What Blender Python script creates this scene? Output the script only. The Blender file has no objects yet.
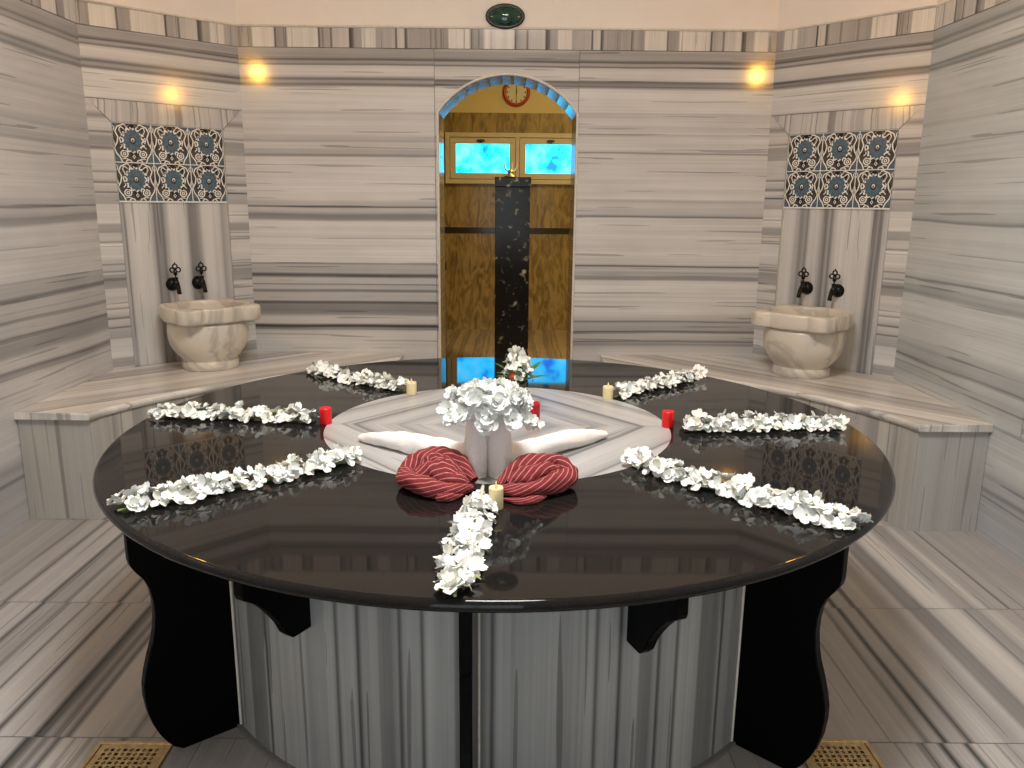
import bpy, math, random
from mathutils import Vector, Matrix, Quaternion
PI = math.pi
sc = bpy.context.scene
COL = sc.collection
rnd = random.Random(7)

# ------------------------------------------------------------------ geometry constants (metres)
YB = 2.333                     # back wall
BL = Vector((-1.523, YB)); BR = Vector((1.5415, YB))
LL = Vector((-2.131, 1.7575)); RR = Vector((2.1234, 1.713))
ZS, ZT2, ZC = 2.262, 2.372, 3.35      # slab top, border strip top, ceiling
YF = -3.6                             # wall behind the camera
ZB = 0.50                             # bench height
ZTAB, RTAB, RDISC = 0.7033, 1.1815, 0.556
ARC = 2.05                            # bench front radius
DX0, DX1 = -0.388, 0.416              # doorway jambs
ZSP, ZAP = 1.917, 2.125               # arch spring and apex
WT = 0.38                             # back wall thickness
YR = 6.45                             # far wall of the back room

# ------------------------------------------------------------------ materials
def new_mat(name):
    m = bpy.data.materials.new(name); m.use_nodes = True
    nt = m.node_tree; b = nt.nodes['Principled BSDF']
    return m, nt, b

def N(nt, typ, **kw):
    n = nt.nodes.new(typ)
    for k, v in kw.items():
        setattr(n, k, v)
    return n

def math_node(nt, op, a, b=None, c=None):
    n = nt.nodes.new('ShaderNodeMath'); n.operation = op
    for i, x in enumerate((a, b, c)):
        if x is None: continue
        if isinstance(x, (int, float)): n.inputs[i].default_value = x
        else: nt.links.new(x, n.inputs[i])
    return n.outputs[0]

def plain(name, col, rough=0.5, metal=0.0, noise=0.0, nscale=30.0, emit=None, estr=0.0, spec=0.5, coat=0.0, bump=0.0):
    m, nt, b = new_mat(name)
    b.inputs['Base Color'].default_value = (*col, 1)
    b.inputs['Roughness'].default_value = rough
    b.inputs['Metallic'].default_value = metal
    b.inputs['Specular IOR Level'].default_value = spec
    b.inputs['Coat Weight'].default_value = coat
    if emit:
        b.inputs['Emission Color'].default_value = (*emit, 1)
        b.inputs['Emission Strength'].default_value = estr
    if noise or bump:
        tc = N(nt, 'ShaderNodeTexCoord')
        nz = N(nt, 'ShaderNodeTexNoise'); nz.inputs['Scale'].default_value = nscale; nz.inputs['Detail'].default_value = 4
        nt.links.new(tc.outputs['Object'], nz.inputs['Vector'])
        if noise:
            r = N(nt, 'ShaderNodeValToRGB')
            r.color_ramp.elements[0].position = 0.3; r.color_ramp.elements[1].position = 0.7
            r.color_ramp.elements[0].color = (*[max(0, c * (1 - noise)) for c in col], 1)
            r.color_ramp.elements[1].color = (*[min(1, c * (1 + noise)) for c in col], 1)
            nt.links.new(nz.outputs['Fac'], r.inputs['Fac'])
            nt.links.new(r.outputs['Color'], b.inputs['Base Color'])
        if bump:
            bp = N(nt, 'ShaderNodeBump'); bp.inputs['Strength'].default_value = bump; bp.inputs['Distance'].default_value = 0.004
            nt.links.new(nz.outputs['Fac'], bp.inputs['Height']); nt.links.new(bp.outputs['Normal'], b.inputs['Normal'])
    return m

LIGHT = (0.665, 0.65, 0.632)

def val2col(v, light=LIGHT, tint=(0.98, 0.98, 1.0)):
    k = (v / 0.8) ** 1.25
    return tuple(min(0.9, light[i] * k * (1 if k > .8 else tint[i])) for i in range(3)) + (1,)

def rand_bands(seed, n=30, dark=0.35, lo=0.2, hi=0.85):
    """stone banding: broad pale zones, grey bands and thin dark lines, positions 0..1"""
    r = random.Random(seed); st = []; p = 0.0; cur = .75
    while len(st) < n and p < 1:
        q = r.random()
        if q < dark * 0.55 and len(st) < n - 3:          # thin dark vein
            st += [(p, cur), (p + .006, r.uniform(lo, lo + .2)), (p + .014, r.uniform(.55, .75))]
            p += .02 + r.random() * .03
        elif q < dark:                                   # grey band
            g = r.uniform(.42, .62); w = r.uniform(.02, .06)
            st += [(p, cur), (p + .005, g), (p + w, g + r.uniform(-.08, .1))]
            p += w + .01
        else:
            cur = r.uniform(.66, hi); st.append((p, cur)); p += r.uniform(.015, .05)
    L = st[-1][0] or 1
    return [(a / L * .995, b) for a, b in st]

def marble(name, stops, v0, v1, light=LIGHT, rough=0.11, wrap=False, warp=0.012, streak=1.0, wu=0.6):
    """banded marble read from UVs in metres: u along the bands, v across them"""
    m, nt, b = new_mat(name)
    uv = N(nt, 'ShaderNodeUVMap'); uv.uv_map = 'UVMap'
    sep = N(nt, 'ShaderNodeSeparateXYZ'); nt.links.new(uv.outputs['UV'], sep.inputs[0])
    u, v = sep.outputs[0], sep.outputs[1]
    def noise(su, sv, detail, off=0.0):
        c = N(nt, 'ShaderNodeCombineXYZ')
        nt.links.new(math_node(nt, 'MULTIPLY_ADD', u, su, off), c.inputs[0])
        nt.links.new(math_node(nt, 'MULTIPLY', v, sv), c.inputs[1])
        n = N(nt, 'ShaderNodeTexNoise'); n.inputs['Scale'].default_value = 1; n.inputs['Detail'].default_value = detail
        nt.links.new(c.outputs[0], n.inputs['Vector']); return n.outputs['Fac']
    w = math_node(nt, 'MULTIPLY_ADD', noise(wu, 2.2, 2), warp * 2, -warp)
    w2 = math_node(nt, 'MULTIPLY_ADD', noise(wu * 4, 11, 2, 3.3), warp * .5, -warp * .25)
    vv = math_node(nt, 'ADD', math_node(nt, 'ADD', v, w), w2)
    t = math_node(nt, 'MULTIPLY', math_node(nt, 'SUBTRACT', vv, v0), 1.0 / (v1 - v0))
    if wrap: t = math_node(nt, 'FRACT', t)
    # long stop lists are shared between two ramps
    stops = sorted(stops)
    def ramp(part):
        r = N(nt, 'ShaderNodeValToRGB'); cr = r.color_ramp
        while len(cr.elements) > 1: cr.elements.remove(cr.elements[-1])
        cr.elements[0].position = max(0, part[0][0]); cr.elements[0].color = val2col(part[0][1], light)
        for p, g in part[1:]:
            e = cr.elements.new(min(1, max(0, p))); e.color = val2col(g, light)
        nt.links.new(t, r.inputs['Fac']); return r.outputs['Color']
    col = ramp(stops[:30]); k = 29
    while k < len(stops) - 1:
        mx = N(nt, 'ShaderNodeMix'); mx.data_type = 'RGBA'
        nt.links.new(math_node(nt, 'GREATER_THAN', t, stops[k][0]), mx.inputs['Factor'])
        nt.links.new(col, mx.inputs['A']); nt.links.new(ramp(stops[k:k + 30]), mx.inputs['B']); col = mx.outputs['Result']
        k += 29
    s1 = math_node(nt, 'MULTIPLY_ADD', noise(.9, 120, 2), .36 * streak, 1 - .18 * streak)
    s2 = math_node(nt, 'MULTIPLY_ADD', noise(.5, 30, 4, 7.7), .42 * streak, 1 - .20 * streak)
    s3 = math_node(nt, 'MULTIPLY_ADD', noise(2.5, 5, 3, 1.7), .25, .875)
    f = math_node(nt, 'MULTIPLY', math_node(nt, 'MULTIPLY', s1, s2), s3)
    # short dark veins that come and go along the band
    vn = noise(1.1, 48, 1, 21.0)
    vk = math_node(nt, 'SUBTRACT', 1.0, math_node(nt, 'MULTIPLY', math_node(nt, 'GREATER_THAN', vn, .665), .36 * streak))
    f = math_node(nt, 'MULTIPLY', f, vk)
    mul = N(nt, 'ShaderNodeVectorMath', operation='SCALE')
    nt.links.new(col, mul.inputs[0]); nt.links.new(f, mul.inputs['Scale'])
    nt.links.new(mul.outputs[0], b.inputs['Base Color'])
    b.inputs['Roughness'].default_value = rough
    return m

def norm(st, v0, v1):
    """metres to ramp positions; thin dark lines get a little body"""
    st = sorted(st); o = []
    for i, (z, g) in enumerate(st):
        if 0 < i < len(st) - 1 and g < .45 and g < st[i - 1][1] - .08 and g < st[i + 1][1] - .08:
            h = .0032; o += [(z - h, g - .05), (z + h, g - .03)]
        else: o.append((z, g))
    return [((z - v0) / (v1 - v0), g) for z, g in sorted(o)]

# band heights read off the wall, metres above the floor
ST_A = [(0.0, .6), (.19, .5), (.2, .3), (.215, .6), (.26, .45), (.3, .75), (.48, .78), (.635, .74), (.643, .40), (.66, .42), (.666, .16), (.676, .25), (.682, .7), (.722, .72),
        (.737, .45), (.76, .36), (.80, .40), (.81, .22), (.822, .62), (.868, .66), (.880, .33), (.888, .62), (.91, .62), (.916, .36),
        (.924, .64), (.955, .68), (.962, .40), (.970, .16), (.980, .22), (.990, .56), (1.034, .62), (1.041, .42), (1.050, .80), (1.2, .80),
        (1.207, .62), (1.213, .8), (1.295, .8), (1.303, .42), (1.338, .36), (1.345, .62), (1.37, .68), (1.381, .27), (1.387, .60), (1.401, .62), (1.42, .78), (1.66, .77),
        (1.673, .44), (1.682, .60), (1.706, .58), (1.715, .72), (1.745, .70), (1.752, .47), (1.762, .64), (1.783, .66), (1.793, .73), (1.895, .74), (1.91, .62), (1.925, .80), (2.055, .80),
        (2.063, .28), (2.075, .52), (2.09, .5), (2.097, .30), (2.106, .62), (2.12, .76), (2.165, .74), (2.173, .33), (2.178, .50), (2.197, .52), (2.203, .25), (2.211, .50), (2.245, .5), (2.262, .58)]
ST_R = [(0.0, .6), (.19, .5), (.2, .3), (.22, .6), (.27, .5), (.3, .75), (.5, .72), (.55, .62), (.566, .42), (.58, .66), (.585, .34), (.593, .58), (.632, .68), (.642, .26), (.652, .5),
        (.70, .58), (.709, .38), (.716, .62), (.735, .68), (.75, .78), (.85, .78), (.858, .66), (.866, .79), (.955, .79), (.965, .40), (.985, .42), (.992, .66), (1.004, .46),
        (1.012, .68), (1.034, .66), (1.041, .22), (1.050, .62), (1.062, .72), (1.082, .76), (1.33, .75), (1.336, .32), (1.344, .60), (1.372, .66), (1.41, .72), (1.426, .56), (1.44, .74),
        (1.69, .72), (1.697, .42), (1.706, .73), (1.79, .74), (1.797, .53), (1.806, .72), (1.85, .66), (1.856, .74), (1.92, .66), (1.927, .76), (2.055, .78), (2.066, .30), (2.082, .48), (2.091, .26),
        (2.1, .66), (2.12, .76), (2.165, .7), (2.173, .30), (2.181, .52), (2.195, .52), (2.203, .24), (2.212, .5), (2.245, .5), (2.262, .6)]
def sub(st, shift=0.0, soft=1.0):
    return [(z + shift, .72 + (g - .72) * soft) for z, g in st]
def thin(st, n=60):
    return st[:n] if len(st) <= n else st

M = {}
M['wallA'] = marble('banded_marble_back_left', norm(ST_A, 0, 2.262), 0, 2.262, warp=.010)
M['wallR'] = marble('banded_marble_back_right', norm(ST_R, 0, 2.262), 0, 2.262, warp=.011)
M['wallL'] = marble('banded_marble_left', norm(sub(ST_A, 0, .72), 0, 2.262), 0, 2.262, light=(.655, .64, .63), warp=.03, wu=.45, streak=.9)
M['wallX'] = marble('banded_marble_right', norm(sub(ST_R, .01, .7), 0, 2.262), 0, 2.262, light=(.65, .672, .662), warp=.03, wu=.45, streak=.9)  # cool daylight falling on this wall is mixed into its stone colour
_k = 1.115 / 845
ST_S = [(q * _k, g) for q, g in ((0, .62), (8, .4), (20, .55), (60, .45), (66, .82), (158, .82), (162, .25), (168, .45), (212, .5), (217, .82), (346, .80), (350, .2), (357, .5), (398, .58), (403, .32), (409, .66), (478, .72), (485, .2), (499, .3), (502, .5), (533, .55), (537, .82), (592, .80), (597, .56), (678, .6), (682, .22), (688, .72), (716, .74), (721, .24), (730, .36), (733, .55), (842, .5))]
M['strip'] = marble('border_strip_marble', norm(ST_S, 0, 1.115), 0, 1.115, wrap=True, warp=.004, wu=2, light=(.70, .665, .62))
M['frame'] = marble('niche_frame_marble', rand_bands(31, 31, .5, .25, .8), 0, .72, wrap=True, warp=.006)
M['lintel'] = marble('niche_lintel_marble', rand_bands(17, 31, .62, .3, .72), 0, .5, wrap=True, warp=.004)
M['panelL'] = marble('niche_panel_marble_left', [(0, .62), (.06, .5), (.09, .72), (.24, .78), (.28, .5), (.31, .4), (.38, .36), (.40, .62), (.42, .78), (.56, .80), (.60, .55), (.63, .3), (.645, .42), (.68, .42), (.70, .30), (.715, .55), (.76, .8), (.93, .78), (.96, .5), (1, .7)], 0, .6, warp=.01, rough=.12)
M['panelR'] = marble('niche_panel_marble_right', [(0, .7), (.1, .76), (.16, .55), (.19, .36), (.23, .5), (.25, .34), (.28, .7), (.36, .76), (.41, .5), (.44, .3), (.47, .55), (.49, .32), (.52, .62), (.56, .78), (.84, .76), (.88, .45), (.90, .3), (.92, .5), (.94, .28), (.96, .6), (1, .7)], 0, .6, warp=.01, rough=.12)
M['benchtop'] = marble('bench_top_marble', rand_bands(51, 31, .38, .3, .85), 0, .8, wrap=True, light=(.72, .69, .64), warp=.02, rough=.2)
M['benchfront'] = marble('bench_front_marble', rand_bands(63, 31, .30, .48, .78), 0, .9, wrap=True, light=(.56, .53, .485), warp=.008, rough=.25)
M['endL'] = marble('bench_end_marble_left', [(0, .62), (.3, .68), (.5, .66), (.52, .42), (.55, .44), (.57, .64), (1, .66)], 4.36, 4.68, light=(.60, .57, .51), warp=.006, rough=.25, streak=.6)
M['endR'] = marble('bench_end_marble_right', [(0, .66), (.2, .62), (.4, .66), (.6, .60), (.75, .66), (1, .62)], 4.36, 4.68, light=(.60, .59, .55), warp=.012, rough=.25, streak=.7)
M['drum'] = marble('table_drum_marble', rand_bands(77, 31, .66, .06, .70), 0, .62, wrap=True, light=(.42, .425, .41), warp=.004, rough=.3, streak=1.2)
M['disc'] = marble('inlay_disc_marble', norm([(0, .66), (.08, .74), (.12, .6), (.14, .55), (.16, .7), (.2, .76), (.235, .62), (.25, .48), (.258, .66), (.31, .76), (.345, .6), (.362, .40), (.372, .68), (.40, .78), (.46, .74), (.5, .6), (.505, .42), (.515, .72), (.56, .78)], 0, .56), 0, .56, light=(.47, .47, .465), warp=.012, rough=.28, wu=1.5)
_r = random.Random(44); FL = []; _p = -2.2
while _p < 2.2 and len(FL) < 44:
    g = _r.uniform(.45, .70); w = _r.uniform(.05, .12); FL.append((_p, g))
    if _r.random() < .75: FL += [(_p + w, g + _r.uniform(-.05, .05)), (_p + w + .005, _r.uniform(.12, .3)), (_p + w + .011, _r.uniform(.52, .62))]; w += .02
    _p += w
FL = [q for q in FL if not (-1.30 < q[0] < -1.17 or 1.14 < q[0])]
FL += [(1.36, .68), (1.40, .5), (1.46, .66), (1.476, .42), (1.53, .36), (1.545, .62), (1.575, .76), (1.63, .78), (1.66, .58), (1.73, .48), (1.74, .76), (1.80, .56)]
FL += [(-1.30, .62), (-1.25, .6), (-1.238, .10), (-1.23, .56), (-1.215, .2), (-1.208, .6), (-1.19, .22), (-1.182, .56), (1.155, .58), (1.164, .10), (1.172, .55), (1.214, .56), (1.222, .08), (1.232, .56), (1.28, .58), (1.288, .18), (1.298, .6), (1.84, .64), (1.852, .15), (1.86, .62), (2.2, .6)]
M['floor'] = marble('floor_marble', norm(FL, -2.2, 2.2), -2.2, 2.2, light=(.56, .53, .50), warp=.010, wu=.35, rough=.22, streak=.9)
M['plaster'] = plain('cream_plaster', (.86, .80, .74), .65, noise=.02, nscale=6)
M['ceiling'] = plain('white_ceiling', (.82, .79, .75), .7, noise=.015, nscale=5)
M['grout'] = plain('grout_line', (.16, .15, .14), .8)
M['bead'] = plain('pale_stone_bead', (.72, .67, .58), .35, noise=.08, nscale=40)
M['jamb'] = plain('jamb_stone_tiles', (.26, .235, .19), .13, noise=.3, nscale=25, spec=.6)

def granite(name, col, rough, fleck=.02):
    m, nt, b = new_mat(name)
    tc = N(nt, 'ShaderNodeTexCoord')
    v = N(nt, 'ShaderNodeTexNoise'); v.inputs['Scale'].default_value = 260; v.inputs['Detail'].default_value = 3
    nt.links.new(tc.outputs['Object'], v.inputs['Vector'])
    r = N(nt, 'ShaderNodeValToRGB'); r.color_ramp.elements[0].position = .55; r.color_ramp.elements[1].position = .85
    r.color_ramp.elements[0].color = (*col, 1); r.color_ramp.elements[1].color = (*[c + fleck for c in col], 1)
    nt.links.new(v.outputs['Fac'], r.inputs['Fac']); nt.links.new(r.outputs['Color'], b.inputs['Base Color'])
    b.inputs['Roughness'].default_value = rough
    return m
M['black'] = granite('black_granite_polished', (.0105, .0095, .009), .035)
M['black'].node_tree.nodes['Principled BSDF'].inputs['Specular IOR Level'].default_value = .19
M['blackleg'] = granite('black_granite_honed', (.0015, .0015, .0015), .4, .002)
M['blackleg'].node_tree.nodes['Principled BSDF'].inputs['Specular IOR Level'].default_value = .06

def veined(name, base, vein, scale=3.0, rough=.25, dist=2.0, lo=.46, hi=.54, fine=.05):
    m, nt, b = new_mat(name)
    tc = N(nt, 'ShaderNodeTexCoord')
    nz = N(nt, 'ShaderNodeTexNoise'); nz.inputs['Scale'].default_value = scale; nz.inputs['Detail'].default_value = 6; nz.inputs['Distortion'].default_value = dist
    nt.links.new(tc.outputs['Object'], nz.inputs['Vector'])
    d = math_node(nt, 'ABSOLUTE', math_node(nt, 'SUBTRACT', nz.outputs['Fac'], .5))
    r = N(nt, 'ShaderNodeValToRGB'); r.color_ramp.elements[0].position = 0.0; r.color_ramp.elements[1].position = hi - lo
    r.color_ramp.elements[0].color = (*vein, 1); r.color_ramp.elements[1].color = (*base, 1)
    nt.links.new(d, r.inputs['Fac'])
    n2 = N(nt, 'ShaderNodeTexNoise'); n2.inputs['Scale'].default_value = scale * 3; n2.inputs['Detail'].default_value = 5
    nt.links.new(tc.outputs['Object'], n2.inputs['Vector'])
    mul = N(nt, 'ShaderNodeVectorMath', operation='SCALE'); nt.links.new(r.outputs['Color'], mul.inputs[0])
    nt.links.new(math_node(nt, 'MULTIPLY_ADD', n2.outputs['Fac'], fine * 4, 1 - fine * 2), mul.inputs['Scale'])
    nt.links.new(mul.outputs[0], b.inputs['Base Color']); b.inputs['Roughness'].default_value = rough
    return m
M['basin'] = veined('basin_marble', (.70, .64, .54), (.50, .46, .40), 2.4, .3, .9, .475, .525)
M['marquina'] = plain('black_marble_white_flecks', (.012, .012, .013), .15)
def flecks(m, scale, lo, hi, col):
    nt = m.node_tree; b = nt.nodes['Principled BSDF']; tc = N(nt, 'ShaderNodeTexCoord')
    nz = N(nt, 'ShaderNodeTexNoise'); nz.inputs['Scale'].default_value = scale; nz.inputs['Detail'].default_value = 6; nz.inputs['Roughness'].default_value = .62
    nt.links.new(tc.outputs['Object'], nz.inputs['Vector']); r = N(nt, 'ShaderNodeValToRGB')
    r.color_ramp.elements[0].position = lo; r.color_ramp.elements[1].position = hi
    r.color_ramp.elements[0].color = b.inputs['Base Color'].default_value[:]; r.color_ramp.elements[1].color = (*col, 1)
    nt.links.new(nz.outputs['Fac'], r.inputs['Fac']); nt.links.new(r.outputs['Color'], b.inputs['Base Color'])
flecks(M['marquina'], 15, .575, .70, (.36, .36, .34))
M['marquina'].node_tree.nodes['Principled BSDF'].inputs['Specular IOR Level'].default_value = .2
M['trav'] = None
def travertine(name, a, c, rough):
    m, nt, b = new_mat(name)
    tc = N(nt, 'ShaderNodeTexCoord'); mp = N(nt, 'ShaderNodeMapping'); mp.inputs['Scale'].default_value = (1, 1, .32)
    nt.links.new(tc.outputs['Object'], mp.inputs['Vector'])
    nz = N(nt, 'ShaderNodeTexNoise'); nz.inputs['Scale'].default_value = 13; nz.inputs['Detail'].default_value = 8; nz.inputs['Distortion'].default_value = 1.6
    nt.links.new(mp.outputs[0], nz.inputs['Vector'])
    r = N(nt, 'ShaderNodeValToRGB'); r.color_ramp.elements[0].position = .33; r.color_ramp.elements[1].position = .62
    r.color_ramp.elements[0].color = (*a, 1); r.color_ramp.elements[1].color = (*c, 1)
    nt.links.new(nz.outputs['Fac'], r.inputs['Fac']); nt.links.new(r.outputs['Color'], b.inputs['Base Color'])
    b.inputs['Roughness'].default_value = rough; return m
M['trav'] = travertine('brown_travertine', (.15, .10, .03), (.36, .25, .095), .22)
M['yellow'] = plain('yellow_plaster', (.68, .56, .27), .6, noise=.05, nscale=3)
M['backfloor'] = marble('brown_floor_marble', rand_bands(91, 31, .5, .3, .8), 0, .7, wrap=True, light=(.42, .30, .16), warp=.05, wu=1.2, rough=.18)
M['darktrim'] = plain('dark_brown_trim_stone', (.018, .012, .008), .15)
M['alu'] = plain('beige_window_frame', (.60, .52, .36), .35, noise=.03, nscale=20)
M['gap'] = plain('black_plastic', (.012, .012, .012), .4)
def sky_pane():
    m, nt, b = new_mat('daylit_blue_glass')
    tc = N(nt, 'ShaderNodeTexCoord'); nz = N(nt, 'ShaderNodeTexNoise'); nz.inputs['Scale'].default_value = 5.5; nz.inputs['Detail'].default_value = 3
    nt.links.new(tc.outputs['Object'], nz.inputs['Vector'])
    r = N(nt, 'ShaderNodeValToRGB'); r.color_ramp.elements[0].position = .30; r.color_ramp.elements[1].position = .40
    r.color_ramp.elements[0].color = (.0, .12, .75, 1); r.color_ramp.elements[1].color = (.0, .50, 1.0, 1)
    e = r.color_ramp.elements.new(.78); e.color = (.16, .62, 1, 1)
    nt.links.new(nz.outputs['Fac'], r.inputs['Fac'])
    b.inputs['Base Color'].default_value = (.02, .1, .2, 1); b.inputs['Roughness'].default_value = .1
    nt.links.new(r.outputs['Color'], b.inputs['Emission Color']); b.inputs['Emission Strength'].default_value = 3.6
    return m
M['pane'] = sky_pane()
M['mosaic'] = plain('blue_glass_mosaic', (.035, .20, .52), .13, noise=.35, nscale=9)
M['brass'] = plain('aged_brass', (.52, .43, .26), .42, 1.0, noise=.22, nscale=60)
M['hole'] = plain('drain_shadow', (.015, .012, .009), .9)
M['bronze'] = plain('black_bronze', (.014, .012, .010), .35, .7, noise=.3, nscale=80)
M['petal'] = plain('white_petal', (.86, .88, .85), .6, noise=.03, nscale=90)
M['petal2'] = plain('white_petal_cream', (.86, .86, .79), .6, noise=.05, nscale=90)
M['leaf'] = plain('green_leaf', (.06, .16, .035), .5, noise=.4, nscale=60)
M['stemgreen'] = plain('pale_green_stem', (.28, .36, .14), .6, noise=.2, nscale=60)
M['redbud'] = plain('red_orange_bud', (.62, .07, .03), .5, noise=.2, nscale=60)
M['vase'] = plain('dark_grey_glass', (.06, .065, .065), .12)
M['towel'] = plain('white_terry', (.86, .84, .81), .9, noise=.05, nscale=220, bump=.35)
M['red'] = plain('red_wax', (.74, .008, .014), .35, noise=.08, nscale=40)
M['darkred'] = plain('dark_red_wax', (.42, .006, .018), .3, noise=.1, nscale=40)
M['cream'] = plain('cream_wax', (.80, .70, .40), .45, noise=.06, nscale=40)
M['wick'] = plain('burnt_wick', (.25, .2, .12), .8)
M['greenoval'] = plain('dark_green_glass', (.004, .045, .026), .06, noise=.6, nscale=25, coat=.6)
M['darkrim'] = plain('dark_bronze_rim', (.03, .022, .014), .25, .5)
M['clockrim'] = plain('red_plastic', (.42, .035, .012), .3)
M['clockface'] = plain('pale_dial', (.70, .66, .42), .5)
M['ink'] = plain('black_ink', (.02, .02, .02), .5)
M['twhite'] = plain('glazed_white', (.84, .83, .78), .12)
M['tdark'] = plain('glaze_black_brown', (.022, .018, .018), .12)
M['tgrey'] = plain('glaze_grey_brown', (.062, .055, .052), .12)
M['tblue'] = plain('glaze_steel_blue', (.085, .135, .175), .12, noise=.35, nscale=70)
M['tslate'] = plain('glaze_slate', (.085, .12, .155), .12, noise=.3, nscale=70)
M['lampglass'] = plain('amber_lamp_glass', (.9, .7, .3), .3, emit=(1.0, .48, .055), estr=230)
M['lampglass2'] = plain('unseen_opal_lamp_glass', (.9, .88, .84), .3, emit=(1.0, .93, .84), estr=2.2)
M['fillpane'] = plain('frosted_fill_glass', (.8, .85, .9), .3, emit=(.72, .88, 1.0), estr=1.0)  # glowing panes of the added doorway behind the camera

def scarf_mat():
    m, nt, b = new_mat('red_striped_cotton')
    uv = N(nt, 'ShaderNodeUVMap'); uv.uv_map = 'UVMap'
    sep = N(nt, 'ShaderNodeSeparateXYZ'); nt.links.new(uv.outputs['UV'], sep.inputs[0])
    fr = math_node(nt, 'FRACT', math_node(nt, 'MULTIPLY', sep.outputs[1], 1.0))
    d = math_node(nt, 'ABSOLUTE', math_node(nt, 'SUBTRACT', fr, .5))
    r = N(nt, 'ShaderNodeValToRGB'); cr = r.color_ramp
    cr.elements[0].position = 0; cr.elements[0].color = (.56, .28, .26, 1)
    cr.elements[1].position = .125; cr.elements[1].color = (.19, .015, .020, 1)
    e = cr.elements.new(.07); e.color = (.38, .13, .12, 1)
    nt.links.new(d, r.inputs['Fac'])
    tc = N(nt, 'ShaderNodeTexCoord'); nz = N(nt, 'ShaderNodeTexNoise'); nz.inputs['Scale'].default_value = 160
    nt.links.new(tc.outputs['Object'], nz.inputs['Vector'])
    mul = N(nt, 'ShaderNodeVectorMath', operation='SCALE'); nt.links.new(r.outputs['Color'], mul.inputs[0])
    nt.links.new(math_node(nt, 'MULTIPLY_ADD', nz.outputs['Fac'], .7, .65), mul.inputs['Scale'])
    nt.links.new(mul.outputs[0], b.inputs['Base Color']); b.inputs['Roughness'].default_value = .9
    bp = N(nt, 'ShaderNodeBump'); bp.inputs['Strength'].default_value = .3; bp.inputs['Distance'].default_value = .003
    nt.links.new(nz.outputs['Fac'], bp.inputs['Height']); nt.links.new(bp.outputs['Normal'], b.inputs['Normal'])
    return m
M['scarf'] = scarf_mat()

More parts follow.
